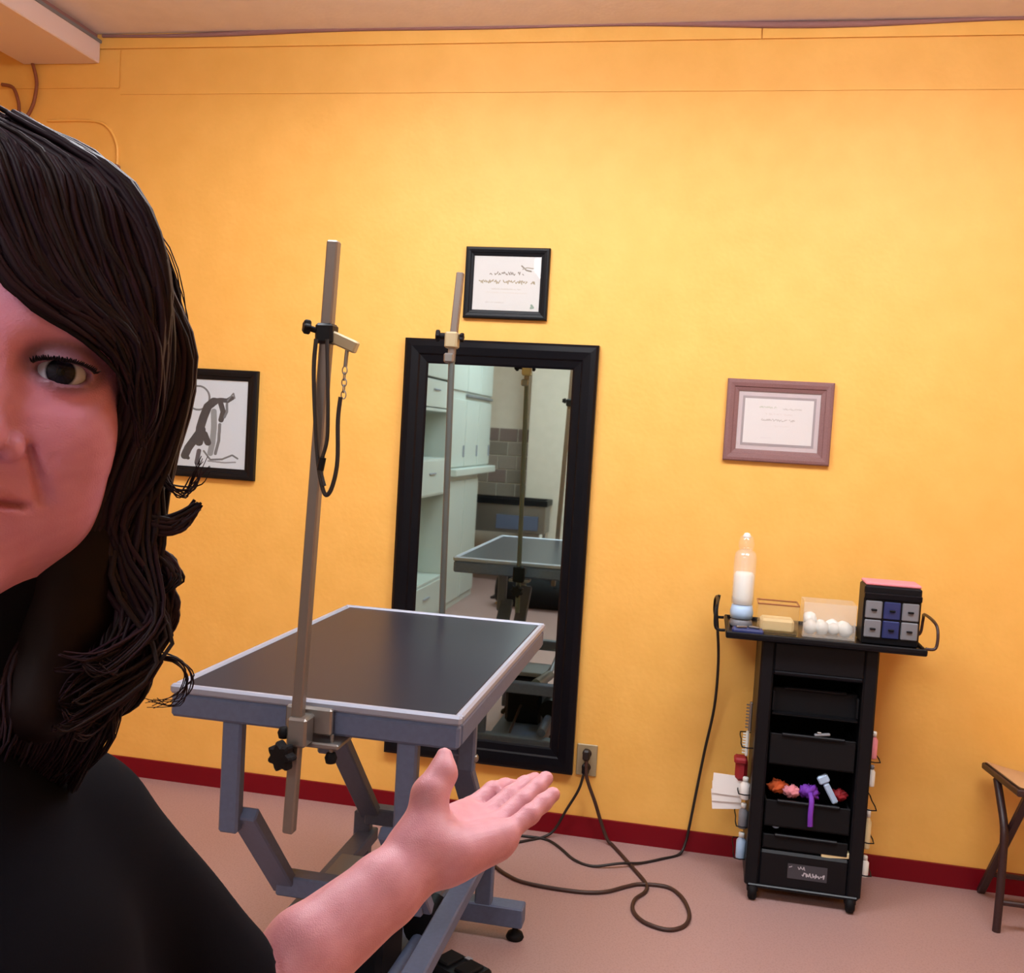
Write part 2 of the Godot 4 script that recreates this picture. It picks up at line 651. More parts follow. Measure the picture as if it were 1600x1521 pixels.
func build_room() -> void:
	slab("floor", v(XL - 0.1, -0.1, -0.1), v(XR + 0.1, 0, ZR + 0.1), M.floor)
	slab("ceiling", v(XL - 0.1, HC, -0.1), v(XR + 0.1, HC + 0.1, ZR + 0.1), M.ceiling)
	slab("wall_far", v(XL - 0.1, 0, -0.1), v(XR + 0.1, HC, 0), M.wall)
	slab("wall_left", v(XL - 0.1, 0, 0), v(XL, HC, ZR), M.wall)
	slab("wall_right", v(XR, 0, 0), v(XR + 0.1, HC, ZR), M.wall)
	slab("baseboard_far", v(XL, 0, 0), v(XR, 0.075, 0.011), M.baseboard)
	slab("baseboard_left", v(XL, 0, 0.011), v(XL + 0.011, 0.075, ZR), M.baseboard)
	slab("baseboard_right", v(XR - 0.011, 0, 0.011), v(XR, 0.075, ZR), M.baseboard)
	# painted boards along the top of the yellow wall
	slab("trim_1", v(-2.38, 2.738, 0), v(XR, 2.909, 0.004), M.wall)
	slab("trim_2", v(XL, 2.915, 0), v(0.085, HC, 0.009), M.wall)
	slab("trim_3", v(0.09, 2.915, 0), v(XR, HC, 0.009), M.wall)
	slab("trim_4", v(XL, 2.763, 0), v(-2.386, 2.909, 0.006), M.wall)
	# the uneven dark line where ceiling and wall meet, drawn as a mauve bead
	var st := mb()
	var pts := PackedVector3Array()
	var rad := []
	var n := 90
	for i in n + 1:
		var x := lerpf(-2.46, XR, float(i) / n)
		pts.append(v(x, HC - 0.004 - 0.006 * sin(x * 2.1 + 0.6) - 0.004 * sin(x * 5.3), 0.014))
		rad.append(0.009 + 0.003 * sin(x * 3.7 + 1.0))
	tube(st, pts, rad, 6)
	struct("trim_5", st, M.bead)
	# boxed duct on the ceiling
	var d := thing("ceiling_duct", v(-2.64, HC, 0.0), "pale boxed duct running along the ceiling from the yellow wall", "duct")
	bx("casing", v(0, -0.067, 1.315), v(0.34, 0.094, 2.61), M.duct, d, 0.004)
	bx("mounting_strip", v(0.0, -0.01, 1.31), v(0.31, 0.02, 2.6), M.bead, d, 0.0)
	bx("edge_strip", v(0.173, -0.03, 1.31), v(0.008, 0.012, 2.6), M.grey, d, 0.002)
	var c := tube_obj("hanging_cable", [v(-2.763, 2.856, 0.02), v(-2.745, 2.80, 0.02), v(-2.743, 2.755, 0.02), v(-2.757, 2.69, 0.02), v(-2.79, 2.64, 0.02), v(-2.815, 2.66, 0.02), v(-2.822, 2.705, 0.02), v(-2.848, 2.761, 0.02), v(-2.9, 2.775, 0.02)], 0.007, M.cable_brown)
	tag(c, "brown cable looping down the wall under the ceiling duct", "cable")
	var r := tube_obj("painted_conduit", [v(-2.70, 2.635, 0.004), v(-2.50, 2.635, 0.004), v(-2.43, 2.61, 0.004), v(-2.39, 2.55, 0.004), v(-2.382, 2.50, 0.004), v(-2.382, 2.46, 0.004)], 0.006, M.wall)
	tag(r, "thin orange-painted conduit curving down the yellow wall", "conduit")
	var b := thing("junction_box", v(-2.40, 2.41, 0.0), "small dark purplish box at the end of the painted conduit", "wall box")
	bx("casing", v(0, 0, 0.018), v(0.07, 0.10, 0.035), M.mauve, b, 0.006)
	bx("cover", v(0, 0, 0.038), v(0.05, 0.08, 0.006), M.purple, b, 0.002)

func build_mirror() -> void:
	var t := thing("wall_mirror", v(-0.776, 0.235, 0.0), "tall wall mirror in a wide glossy black frame behind the grooming table", "mirror")
	var f := Node3D.new()
	f.name = "frame"
	f.position = v(0, 0.795, 0)
	t.add_child(f)
	frame_rails(f, 0.732, 1.59, 0.092, 0.034, M.black_gloss)
	bx("backing", v(0, 0.795, 0.005), v(0.70, 1.55, 0.008), M.black, t, 0.0)
	bx("mirror_glass", v(0, 0.795, 0.013), v(0.562, 1.42, 0.006), M.mirror, t, 0.0)

func build_pictures() -> void:
	# certificate in a black frame
	var im := Image.create(320, 246, false, Image.FORMAT_RGB8)
	im.fill(Color8(203, 202, 199))
	scribble(im, 78, 240, 78, 15, Color8(120, 112, 100))
	scribble(im, 28, 290, 116, 17, Color8(150, 138, 112))
	ink(im, [Vector2(226, 42), Vector2(250, 62), Vector2(272, 66)], 3, Color8(130, 124, 112))
	ink(im, [Vector2(232, 58), Vector2(252, 50), Vector2(284, 54)], 2, Color8(150, 144, 130))
	scribble(im, 90, 226, 148, 6, Color8(190, 186, 178))
	scribble(im, 60, 260, 164, 6, Color8(200, 196, 188))
	scribble(im, 60, 150, 208, 5, Color8(190, 186, 180))
	ink(im, [Vector2(282, 216), Vector2(290, 226), Vector2(280, 228)], 5, Color8(130, 150, 136))
	var t := thing("framed_certificate", v(-0.77, 2.04, 0.0), "certificate with grey lettering in a black frame above the mirror", "picture")
	frame_rails(t, 0.316, 0.263, 0.032, 0.022, M.black)
	bx("backing", v(0, 0, 0.005), v(0.30, 0.25, 0.006), M.black, t, 0.0)
	sheet("certificate", 0.256, 0.203, v(0, 0, 0.009), print_mat(im), t)
	bx("glass", v(0, 0, 0.0115), v(0.256, 0.203, 0.002), M.pane, t, 0.0)
	# certificate in a mauve frame
	var im2 := Image.create(320, 226, false, Image.FORMAT_RGB8)
	im2.fill(Color8(212, 206, 204))
	scribble(im2, 62, 150, 42, 10, Color8(176, 180, 160))
	scribble(im2, 178, 262, 48, 9, Color8(186, 178, 172))
	scribble(im2, 96, 220, 76, 9, Color8(204, 194, 188))
	scribble(im2, 82, 236, 106, 12, Color8(180, 172, 166))
	scribble(im2, 130, 210, 136, 6, Color8(208, 200, 196))
	scribble(im2, 60, 260, 160, 6, Color8(214, 206, 204))
	scribble(im2, 60, 130, 196, 5, Color8(206, 198, 198))
	t = thing("framed_certificate", v(0.238, 1.585, 0.0), "small certificate with a pale double mount in a brownish mauve frame", "picture")
	frame_rails(t, 0.366, 0.291, 0.043, 0.02, M.mauve)
	bx("mount", v(0, 0, 0.004), v(0.30, 0.225, 0.008), M.matboard, t, 0.0)
	bx("mount_line", v(0, 0, 0.006), v(0.252, 0.175, 0.006), M.matline, t, 0.0)
	sheet("certificate", 0.236, 0.158, v(0, 0, 0.0096), print_mat(im2), t)
	bx("glass", v(0, 0, 0.0125), v(0.284, 0.21, 0.002), M.pane, t, 0.0)
	# drawing of a dark animal
	var im3 := Image.create(320, 420, false, Image.FORMAT_RGB8)
	im3.fill(Color8(196, 206, 214))
	var k := Color8(26, 30, 38)
	var g := Color8(96, 102, 108)
	var loop := []
	for i in 33:
		var a := TAU * i / 32.0
		loop.append(Vector2(108 + cos(a) * 48, 92 + sin(a) * 56))
	ink(im3, loop, 4, g)
	ink(im3, [Vector2(118, 300), Vector2(122, 230), Vector2(134, 180), Vector2(150, 130), Vector2(176, 104)], 18, k)
	ink(im3, [Vector2(176, 104), Vector2(200, 96), Vector2(232, 98), Vector2(250, 84)], 10, Color8(40, 42, 50))
	ink(im3, [Vector2(232, 98), Vector2(256, 62), Vector2(262, 84)], 3, g)
	ink(im3, [Vector2(204, 112), Vector2(216, 150), Vector2(208, 190)], 11, Color8(34, 36, 44))
	ink(im3, [Vector2(230, 112), Vector2(232, 150), Vector2(222, 176)], 5, g)
	ink(im3, [Vector2(176, 150), Vector2(180, 220), Vector2(176, 300), Vector2(168, 350)], 12, Color8(126, 134, 138))
	ink(im3, [Vector2(204, 210), Vector2(202, 290), Vector2(190, 350)], 6, g)
	ink(im3, [Vector2(128, 240), Vector2(98, 290), Vector2(74, 330), Vector2(60, 368)], 17, Color8(22, 28, 40))
	ink(im3, [Vector2(140, 260), Vector2(156, 300)], 14, k)
	ink(im3, [Vector2(58, 372), Vector2(74, 378)], 8, k)
	ink(im3, [Vector2(120, 340), Vector2(112, 400)], 9, Color8(62, 60, 70))
	ink(im3, [Vector2(140, 340), Vector2(170, 380), Vector2(220, 374), Vector2(262, 352), Vector2(284, 366)], 4, g)
	ink(im3, [Vector2(160, 386), Vector2(230, 390), Vector2(276, 384)], 3, Color8(130, 134, 140))
	t = thing("framed_drawing", v(-1.935, 1.456, 0.0), "black framed ink drawing of a dark long-backed animal beside the hair", "picture")
	frame_rails(t, 0.40, 0.43, 0.042, 0.024, M.black)
	bx("backing", v(0, 0, 0.005), v(0.38, 0.41, 0.006), M.black, t, 0.0)
	sheet("drawing", 0.322, 0.352, v(0, 0, 0.009), print_mat(im3), t)
	bx("glass", v(0, 0, 0.0115), v(0.322, 0.352, 0.002), M.pane, t, 0.0)

# ---------------------------------------------------------------- grooming table
const TX0 := -1.082
const TX1 := -0.445
const TZ0 := 0.69
const TZ1 := 1.75
const TY := 0.92

func build_table() -> void:
	var t := thing("grooming_table", v(-0.7635, 0, 1.22), "grey-blue lift grooming table with a black mat top in front of the mirror", "table")
	var o := t.position
	var cx := (TX0 + TX1) * 0.5
	var cz := (TZ0 + TZ1) * 0.5
	var w := TX1 - TX0
	var l := TZ1 - TZ0
	var p := func(x: float, y: float, z: float) -> Vector3: return v(x, y, z) - o
	bx("table_mat", p.call(cx, TY - 0.0135, cz), v(w - 0.035, 0.023, l - 0.035), M.mat_top, t, 0.003)
	for s in [-1, 1]:
		bx("edge_trim", p.call(cx, TY - 0.008, cz + s * (l * 0.5 - 0.009)), v(w, 0.02, 0.018), M.alu, t, 0.005)
		bx("edge_trim", p.call(cx + s * (w * 0.5 - 0.009), TY - 0.008, cz), v(0.018, 0.02, l - 0.037), M.alu, t, 0.005)
		bx("apron", p.call(cx, TY - 0.043, cz + s * (l * 0.5 - 0.014)), v(w - 0.006, 0.05, 0.024), M.powder, t, 0.006)
		bx("apron", p.call(cx + s * (w * 0.5 - 0.014), TY - 0.043, cz), v(0.024, 0.05, l - 0.054), M.powder, t, 0.006)
	bx("underframe", p.call(cx, TY - 0.04, cz), v(w - 0.06, 0.028, l - 0.06), M.powder, t, 0.004)
	for x in [-0.943, -0.558]:
		bx("drop_leg", p.call(x, 0.742, 1.722), v(0.044, 0.262, 0.03), M.powder, t, 0.005)
		bx("drop_leg", p.call(x, 0.745, 1.17), v(0.044, 0.27, 0.03), M.powder, t, 0.005)
		var xi: float = x + (0.026 if x < -0.7 else -0.026)
		bar("lift_arm", p.call(xi, 0.652, 1.715), p.call(xi, 0.375, 1.46), 0.03, 0.062, M.powder, t)
		bar("lift_arm", p.call(xi, 0.662, 1.175), p.call(xi, 0.30, 0.815), 0.03, 0.062, M.powder, t)
		bar("base_rail", p.call(x + (0.012 if x < -0.7 else -0.012), 0.25, 0.80), p.call(x + (0.012 if x < -0.7 else -0.012), 0.25, 1.56), 0.04, 0.055, M.powder, t)
		for z in [0.83, 1.5]:
			bar("base_post", p.call(x, 0.08, z), p.call(x, 0.33 if z < 1.0 else 0.235, z), 0.036, 0.05, M.powder, t)
			var b := lathe_obj("pivot_bolt", [Vector2(0, -0.006), Vector2(0.011, -0.006), Vector2(0.011, 0.004), Vector2(0.006, 0.008), Vector2(0, 0.008)], M.steel, t, p.call(x + (-0.022 if x < -0.7 else 0.022), 0.64, 1.70), Basis(Vector3.BACK, PI / 2 if x < -0.7 else -PI / 2), 10)
			if z > 1.0:
				b.position = p.call(x + (-0.022 if x < -0.7 else 0.022), 0.645, 1.17)
	bar("cross_bar", p.call(-0.93, 0.395, 1.475), p.call(-0.57, 0.395, 1.475), 0.05, 0.05, M.powder, t, Vector3.UP)
	bar("cross_bar", p.call(-0.93, 0.325, 0.84), p.call(-0.57, 0.325, 0.84), 0.05, 0.05, M.powder, t, Vector3.UP)
	for z in [0.82, 1.52]:
		var left := -1.07 if z < 1.0 else -0.975
		bar("base_beam", p.call(left, 0.073, z), p.call(-0.437, 0.073, z), 0.06, 0.06, M.powder, t, Vector3.UP)
		for x in [left + 0.02, -0.46]:
			var st := mb()
			lathe(st, [Vector2(0, 0), Vector2(0.024, 0), Vector2(0.027, 0.006), Vector2(0.022, 0.018), Vector2(0.009, 0.026), Vector2(0.008, 0.045), Vector2(0, 0.045)])
			obj("levelling_foot", st, M.rubber, t).position = p.call(x, 0, z)
	# lift cylinder between the two cross bars, motor under the top
	rod("cylinder", p.call(-0.70, 0.34, 0.86), p.call(-0.69, 0.30, 1.22), 0.024, M.steel, t)
	rod("piston_rod", p.call(-0.69, 0.30, 1.22), p.call(-0.685, 0.36, 1.47), 0.011, M.alu, t)
	rod("cylinder", p.call(-0.66, 0.12, 0.85), p.call(-0.665, 0.15, 1.5), 0.02, M.powder, t)
	bx("motor_housing", p.call(-0.80, 0.185, 1.24), v(0.18, 0.24, 0.20), M.black, t, 0.015)
	rod("motor", p.call(-0.655, 0.17, 1.06), p.call(-0.655, 0.17, 1.17), 0.05, M.black, t, 20)
	bx("motor_plate", p.call(-0.80, 0.315, 1.24), v(0.20, 0.02, 0.22), M.grey, t, 0.003)
	bx("motor_plate", p.call(-0.80, 0.055, 1.24), v(0.24, 0.02, 0.62), M.powder, t, 0.003)
	var f := thing("foot_pedal", v(-0.565, 0, 1.09), "black two-button foot pedal on the floor by the table base", "pedal")
	f.rotation.y = -0.5
	bx("housing", v(0, 0.022, 0), v(0.16, 0.044, 0.11), M.black, f, 0.01)
	bx("button", v(-0.036, 0.048, 0), v(0.05, 0.012, 0.07), M.black_matte, f, 0.004)
	bx("button", v(0.036, 0.048, 0), v(0.05, 0.012, 0.07), M.black_matte, f, 0.004)
	bx("badge", v(0, 0.0465, -0.04), v(0.02, 0.004, 0.014), M.alu, f, 0.001)

func build_arms() -> void:
	# the near post, clamped to the edge that faces the room
	var t := thing("grooming_post", v(-0.775, 0.66, 1.79), "tall square steel grooming arm with a black star knob and a hanging loop", "grooming arm")
	var o := t.position
	var top := v(-0.746, 1.85, 1.79) - o
	var low := v(-0.781, 0.657, 1.79) - o
	bar("post", low, top, 0.023, 0.023, M.pole, t, Vector3.RIGHT, 0.003)
	bx("bracket", v(-0.76, 0.885, 1.762) - o, v(0.10, 0.055, 0.016), M.steel, t, 0.004)
	bx("clamp_block", v(-0.768, 0.87, 1.79) - o, v(0.042, 0.06, 0.044), M.steel, t, 0.005)
	bx("clamp_jaw", v(-0.745, 0.838, 1.735) - o, v(0.11, 0.012, 0.085), M.steel, t, 0.003)
	star_knob("star_knob", v(-0.790, 0.825, 1.824) - o, v(-0.25, 0, 1), 0.031, 0.026, 7, M.rubber, t)
	rod("knob_stem", v(-0.780, 0.83, 1.80) - o, v(-0.790, 0.825, 1.82) - o, 0.009, M.rubber, t)
	lathe_obj("small_knob", [Vector2(0, -0.012), Vector2(0.010, -0.011), Vector2(0.013, 0), Vector2(0.009, 0.010), Vector2(0, 0.012)], M.rubber, t, v(-0.71, 0.812, 1.762) - o)
	rod("small_stem", v(-0.71, 0.82, 1.762) - o, v(-0.71, 0.86, 1.762) - o, 0.004, M.steel, t)
	lathe_obj("small_knob", [Vector2(0, -0.012), Vector2(0.010, -0.011), Vector2(0.013, 0), Vector2(0.009, 0.010), Vector2(0, 0.012)], M.rubber, t, v(-0.798, 0.865, 1.80) - o)
	bx("sliding_clamp", v(-0.752, 1.668, 1.79) - o, v(0.036, 0.04, 0.04), M.black, t, 0.005)
	rod("clamp_stem", v(-0.765, 1.672, 1.80) - o, v(-0.787, 1.678, 1.81) - o, 0.006, M.rubber, t)
	star_knob("clamp_knob", v(-0.785, 1.678, 1.812) - o, v(-1, 0.1, 0.7), 0.015, 0.014, 5, M.rubber, t)
	bar("side_arm", v(-0.745, 1.665, 1.79) - o, v(-0.688, 1.643, 1.79) - o, 0.024, 0.02, M.plate, t, Vector3.BACK, 0.003)
	rod("hook", v(-0.708, 1.64, 1.79) - o, v(-0.710, 1.605, 1.79) - o, 0.004, M.steel, t)
	# loops of cord hung on it
	var n := thing("grooming_loop", v(-0.73, 1.36, 1.80), "black cord restraint loop hanging from the near grooming arm", "loop")
	var q := n.position
	var z1 := 1.818
	tube_obj("cord", [v(-0.762, 1.655, z1) - q, v(-0.764, 1.60, z1) - q, v(-0.758, 1.52, z1) - q, v(-0.748, 1.43, z1) - q, v(-0.737, 1.375, z1) - q, v(-0.726, 1.352, z1) - q, v(-0.714, 1.37, z1) - q, v(-0.706, 1.42, z1) - q, v(-0.709, 1.50, z1) - q, v(-0.706, 1.545, z1) - q], 0.0045, M.cord_dark, n)
	tube_obj("cord", [v(-0.738, 1.655, z1 + 0.004) - q, v(-0.734, 1.60, z1 + 0.004) - q, v(-0.729, 1.52, z1 + 0.004) - q, v(-0.728, 1.46, z1 + 0.004) - q, v(-0.737, 1.42, z1 + 0.004) - q, v(-0.738, 1.40, z1 + 0.004) - q, v(-0.728, 1.37, z1 + 0.006) - q], 0.004, M.cord_dark, n)
	rod("slider", v(-0.739, 1.40, z1 + 0.004) - q, v(-0.735, 1.425, z1 + 0.004) - q, 0.007, M.black, n, 10)
	for k in 5:
		var y := 1.55 + k * 0.012
		var st := mb()
		var ring := []
		for i in 13:
			var a := TAU * i / 12.0
			ring.append(v(-0.707 + (cos(a) * 0.005 if k % 2 == 0 else 0.0), y + sin(a) * 0.008, 1.80 + (0.0 if k % 2 == 0 else cos(a) * 0.005)) - q)
		tube(st, PackedVector3Array(ring), 0.0013, 5)
		obj("chain_link", st, M.steel, n)
	# the far post, clamped to the edge by the mirror
	t = thing("grooming_post", v(-0.775, 0.70, 0.668), "slim steel grooming arm standing at the mirror edge of the table", "grooming arm")
	o = t.position
	rod("post", v(-0.772, 0.70, 0.668) - o, v(-0.791, 1.76, 0.668) - o, 0.010, M.dull_steel, t)
	bar("upper_post", v(-0.792, 1.70, 0.668) - o, v(-0.777, 1.972, 0.668) - o, 0.022, 0.022, M.pole, t, Vector3.RIGHT, 0.003)
	bx("clamp_block", v(-0.792, 1.765, 0.668) - o, v(0.04, 0.05, 0.04), M.plate, t, 0.005)
	rod("clamp_stem", v(-0.81, 1.777, 0.668) - o, v(-0.835, 1.777, 0.668) - o, 0.010, M.rubber, t)
	star_knob("clamp_knob", v(-0.838, 1.777, 0.668) - o, v(-1, 0, 0.2), 0.019, 0.014, 5, M.rubber, t)
	star_knob("clamp_knob", v(-0.762, 1.775, 0.668) - o, v(1, 0, 0), 0.015, 0.012, 5, M.rubber, t)
	bx("collar", v(-0.797, 1.71, 0.668) - o, v(0.032, 0.03, 0.032), M.steel, t, 0.005)
	bx("bracket", v(-0.775, 0.87, 0.668) - o, v(0.05, 0.07, 0.03), M.black, t, 0.005)
	bx("clamp_jaw", v(-0.775, 0.84, 0.705) - o, v(0.09, 0.014, 0.07), M.steel, t, 0.003)
	star_knob("star_knob", v(-0.775, 0.80, 0.640) - o, v(0, 0, -1), 0.03, 0.024, 7, M.rubber, t)

# ---------------------------------------------------------------- salon trolley and what it carries
func build_trolley() -> void:
	var t := thing("salon_trolley", v(0.40, 0, 0.19), "black open-front salon trolley on castors with a wide top tray", "trolley")
	var o := t.position
	var front := 0.33
	var back := 0.055
	var zc := (front + back) * 0.5
	var dz := front - back
	for x in [0.24, 0.564]:
		bx("side_panel", v(x, 0.455, zc) - o, v(0.044, 0.82, dz), M.black, t, 0.006)
	bx("back_panel", v(0.402, 0.455, back + 0.006) - o, v(0.29, 0.80, 0.012), M.inside, t, 0.0)
	bx("top_panel", v(0.402, 0.815, zc + 0.002) - o, v(0.285, 0.10, dz - 0.004), M.black, t, 0.006)
	bx("valance", v(0.402, 0.762, front - 0.008) - o, v(0.28, 0.016, 0.02), M.black_gloss, t, 0.005)
	bx("bottom_panel", v(0.402, 0.107, zc) - o, v(0.285, 0.125, dz - 0.006), M.black, t, 0.008)
	bx("kick_edge", v(0.402, 0.048, zc) - o, v(0.35, 0.012, dz + 0.01), M.black_gloss, t, 0.004)
	# the sticker on the bottom panel
	var im := Image.create(160, 64, false, Image.FORMAT_RGB8)
	im.fill(Color8(70, 68, 74))
	scribble(im, 6, 70, 16, 14, Color8(170, 168, 176))
	scribble(im, 60, 150, 42, 18, Color8(182, 180, 188))
	sheet("sticker", 0.125, 0.05, v(0.415, 0.112, front - 0.0015) - o, print_mat(im, 0.4), t)
	# pull-out bins with a low scooped front
	for b in [[0.665, 0.08], [0.51, 0.10], [0.295, 0.085], [0.20, 0.045]]:
		var y: float = b[0]
		var h: float = b[1]
		var bin := Node3D.new()
		bin.name = "bin"
		bin.position = v(0.402, y, zc) - o
		t.add_child(bin, true)
		bx("bin_floor", v(0, -h * 0.5, 0.004), v(0.268, 0.006, dz - 0.03), M.inside, bin, 0.0)
		var setback := 0.05 if y > 0.6 else 0.012
		bx("bin_front", v(0, 0, dz * 0.5 - setback), v(0.268, h, 0.008), M.black_matte, bin, 0.003)
		bx("bin_lip", v(0, h * 0.5, dz * 0.5 - setback + 0.004), v(0.20, 0.010, 0.014), M.black, bin, 0.004)
		for s in [-1, 1]:
			bx("bin_side", v(s * 0.132, 0, 0), v(0.006, h * 0.8, dz - 0.04), M.black_matte, bin, 0.0)
	# tray
	var tray := Node3D.new()
	tray.name = "tray"
	tray.position = v(0.41, 0.868, 0.205) - o
	t.add_child(tray)
	bx("tray_floor", v(0, 0.006, 0), v(0.62, 0.012, 0.33), M.black_gloss, tray, 0.004)
	for s in [-1, 1]:
		bx("tray_lip", v(0, 0.014, s * 0.161), v(0.62, 0.016, 0.01), M.black, tray, 0.004)
		bx("tray_lip", v(s * 0.305, 0.014, 0), v(0.01, 0.016, 0.30), M.black, tray, 0.004)
	for s in [-1, 1]:
		var e: float = 0.41 + s * 0.312
		tube_obj("rail_handle", [v(e, 0.885, 0.08) - o, v(e + s * 0.03, 0.89, 0.08) - o, v(e + s * 0.035, 0.94, 0.09) - o, v(e + s * 0.03, 0.965, 0.13) - o, v(e + s * 0.03, 0.965, 0.28) - o, v(e + s * 0.035, 0.94, 0.315) - o, v(e + s * 0.03, 0.89, 0.325) - o, v(e, 0.885, 0.325) - o], 0.005, M.black if s < 0 else M.wood, t)
	# castors
	for x in [0.245, 0.555]:
		for z in [0.09, 0.318]:
			var c := Node3D.new()
			c.name = "castor"
			c.position = v(x, 0, z) - o
			t.add_child(c, true)
			bx("fork", v(0, 0.036, 0), v(0.036, 0.026, 0.036), M.black, c, 0.006)
			var st := mb()
			lathe(st, [Vector2(0, -0.014), Vector2(0.018, -0.014), Vector2(0.025, -0.009), Vector2(0.025, 0.009), Vector2(0.018, 0.014), Vector2(0, 0.014)], Basis(Vector3.BACK, PI / 2), V0, 18)
			obj("wheel", st, M.rubber, c).position = v(0, 0.025, 0.008)
	# wire side baskets
	for s in [-1, 1]:
		var x0: float = 0.218 if s < 0 else 0.586
		var x1: float = x0 + s * 0.036
		for y in [0.11, 0.22, 0.33, 0.49]:
			tube_obj("basket_wire", [v(x0, y, 0.10) - o, v(x1, y, 0.10) - o, v(x1, y, 0.19) - o, v(x1, y, 0.28) - o, v(x0, y, 0.28) - o], 0.0022, M.black, t, 5, 2)
	var ground := 0.8805
	# glass jar with a knobbed lid
	var j := thing("glass_jar", v(0.152, ground, 0.2), "tall clear glass jar with white filling and a round stopper on the trolley", "jar")
	lathe_obj("base", [Vector2(0, 0), Vector2(0.036, 0), Vector2(0.04, 0.008), Vector2(0.036, 0.022), Vector2(0.03, 0.03), Vector2(0, 0.03)], M.grey, j)
	lathe_obj("band", [Vector2(0, 0.03), Vector2(0.037, 0.03), Vector2(0.039, 0.05), Vector2(0.034, 0.075), Vector2(0, 0.075)], M.pale_blue, j)
	lathe_obj("filling", [Vector2(0, 0.078), Vector2(0.032, 0.078), Vector2(0.034, 0.10), Vector2(0.034, 0.175), Vector2(0.028, 0.186), Vector2(0, 0.188)], M.white_gloss, j)
	lathe_obj("glass", [Vector2(0.037, 0.076), Vector2(0.038, 0.09), Vector2(0.038, 0.235), Vector2(0.034, 0.252), Vector2(0.024, 0.262), Vector2(0.0225, 0.260), Vector2(0.033, 0.250), Vector2(0.0362, 0.234), Vector2(0.0362, 0.078)], M.clear, j)
	lathe_obj("stopper", [Vector2(0, 0.258), Vector2(0.021, 0.26), Vector2(0.026, 0.272), Vector2(0.027, 0.285), Vector2(0.022, 0.305), Vector2(0.01, 0.315), Vector2(0, 0.316)], M.clear, j)
	lathe_obj("stopper_cap", [Vector2(0, 0.302), Vector2(0.012, 0.303), Vector2(0.014, 0.309), Vector2(0.008, 0.319), Vector2(0, 0.321)], M.white_gloss, j)
	# black dish under the jar's corner with steel clips
	var cr := thing("clip_tray", v(0.17, ground, 0.325), "small black dish of clips in front of the glass jar", "dish")
	bx("dish", v(0, 0.009, 0), v(0.10, 0.018, 0.05), M.blue, cr, 0.006)
	bx("clip", v(-0.02, 0.022, 0.005), v(0.035, 0.007, 0.012), M.steel, cr, 0.002, Basis(Vector3.UP, 0.4))
	bx("clip", v(0.02, 0.022, -0.004), v(0.035, 0.007, 0.012), M.steel, cr, 0.002, Basis(Vector3.UP, -0.3))
	# cream soap box in an amber plastic tray
	var s2 := thing("cream_box", v(0.265, ground, 0.255), "low clear plastic box with a cream block inside, second along the trolley tray", "box")
	bx("block", v(0, 0.028, 0), v(0.108, 0.045, 0.075), M.cream, s2, 0.008)
	bx("base", v(0, 0.004, 0), v(0.126, 0.008, 0.092), M.black, s2, 0.002)
	open_box(s2, 0.13, 0.094, 0.10, M.amber, "case_wall")
	for s in [-1, 1]:
		bx("case_rim", v(0, 0.10, s * 0.047), v(0.134, 0.005, 0.005), M.amber_edge, s2, 0.001)
		bx("case_rim", v(s * 0.065, 0.10, 0), v(0.005, 0.005, 0.088), M.amber_edge, s2, 0.001)
	# clear box of white cotton
	s2 = thing("cotton_box", v(0.43, ground, 0.225), "clear plastic box half filled with white cotton on the trolley", "box")
	open_box(s2, 0.165, 0.11, 0.115, M.clear, "case_wall")
	bx("base", v(0, 0.003, 0), v(0.163, 0.006, 0.108), M.clear, s2, 0.0)
	for k in 9:
		var r := 0.02 + rng.randf() * 0.006
		var st := mb()
		lathe(st, [Vector2(0, -r), Vector2(r * 0.7, -r * 0.72), Vector2(r, 0), Vector2(r * 0.72, r * 0.7), Vector2(0, r)], Basis(Vector3(1, 0.3, 0.2).normalized(), k * 1.3), V0, 9)
		obj("cotton_ball", st, M.white, s2).position = v(-0.055 + (k % 4) * 0.037, 0.028 + (k / 8) * 0.02, -0.025 + (k / 4) % 2 * 0.045)
	# little chest of drawers
	s2 = thing("drawer_organizer", v(0.615, ground, 0.265), "small black desktop organizer with grey and navy drawers on the trolley", "organizer")
	bx("case", v(0, 0.095, -0.01), v(0.176, 0.19, 0.11), M.black, s2, 0.005)
	bx("reflection_top", v(0, 0.196, -0.01), v(0.17, 0.01, 0.105), M.pink, s2, 0.003)  # pink colour painted in for the reflection on the shiny top
	for c in 3:
		for r in 2:
			var dr := bx("drawer", v(-0.056 + c * 0.056, 0.052 + r * 0.062, 0.046), v(0.051, 0.057, 0.01), [M.grey, M.blue, M.grey][c], s2, 0.003)
			bx("pull", v(0, 0, 0.008), v(0.018, 0.006, 0.008), M.black, dr, 0.002)
	bx("front_rail", v(0, 0.158, 0.049), v(0.176, 0.02, 0.012), M.black_gloss, s2, 0.003)
	# bandanas in the third bin
	var cloth := [["orange_bandana", M.orange, v(0.306, 0.36, 0.27), "crumpled orange bandana spilling from the trolley bin", 0.034], ["pink_bandana", M.pink, v(0.352, 0.352, 0.282), "crumpled pink bandana beside the purple one in the trolley", 0.03], ["purple_bandana", M.purple, v(0.408, 0.36, 0.285), "purple bandana hanging over the trolley bin edge", 0.036], ["red_bandana", M.red, v(0.502, 0.355, 0.272), "dark red bandana at the end of the trolley bin", 0.03]]
	for c in cloth:
		var bw := thing(c[0], c[2], c[3], "bandana")
		bow(bw, c[4], c[1], c[0] == "purple_bandana")
	var br := thing("slicker_brush", v(0.462, 0.345, 0.29), "pale blue brush leaning across the bandanas in the trolley", "brush")
	bar("handle", v(0.028, 0.0, 0.01), v(-0.008, 0.062, 0.012), 0.02, 0.014, M.pale_blue, br, Vector3.BACK, 0.005)
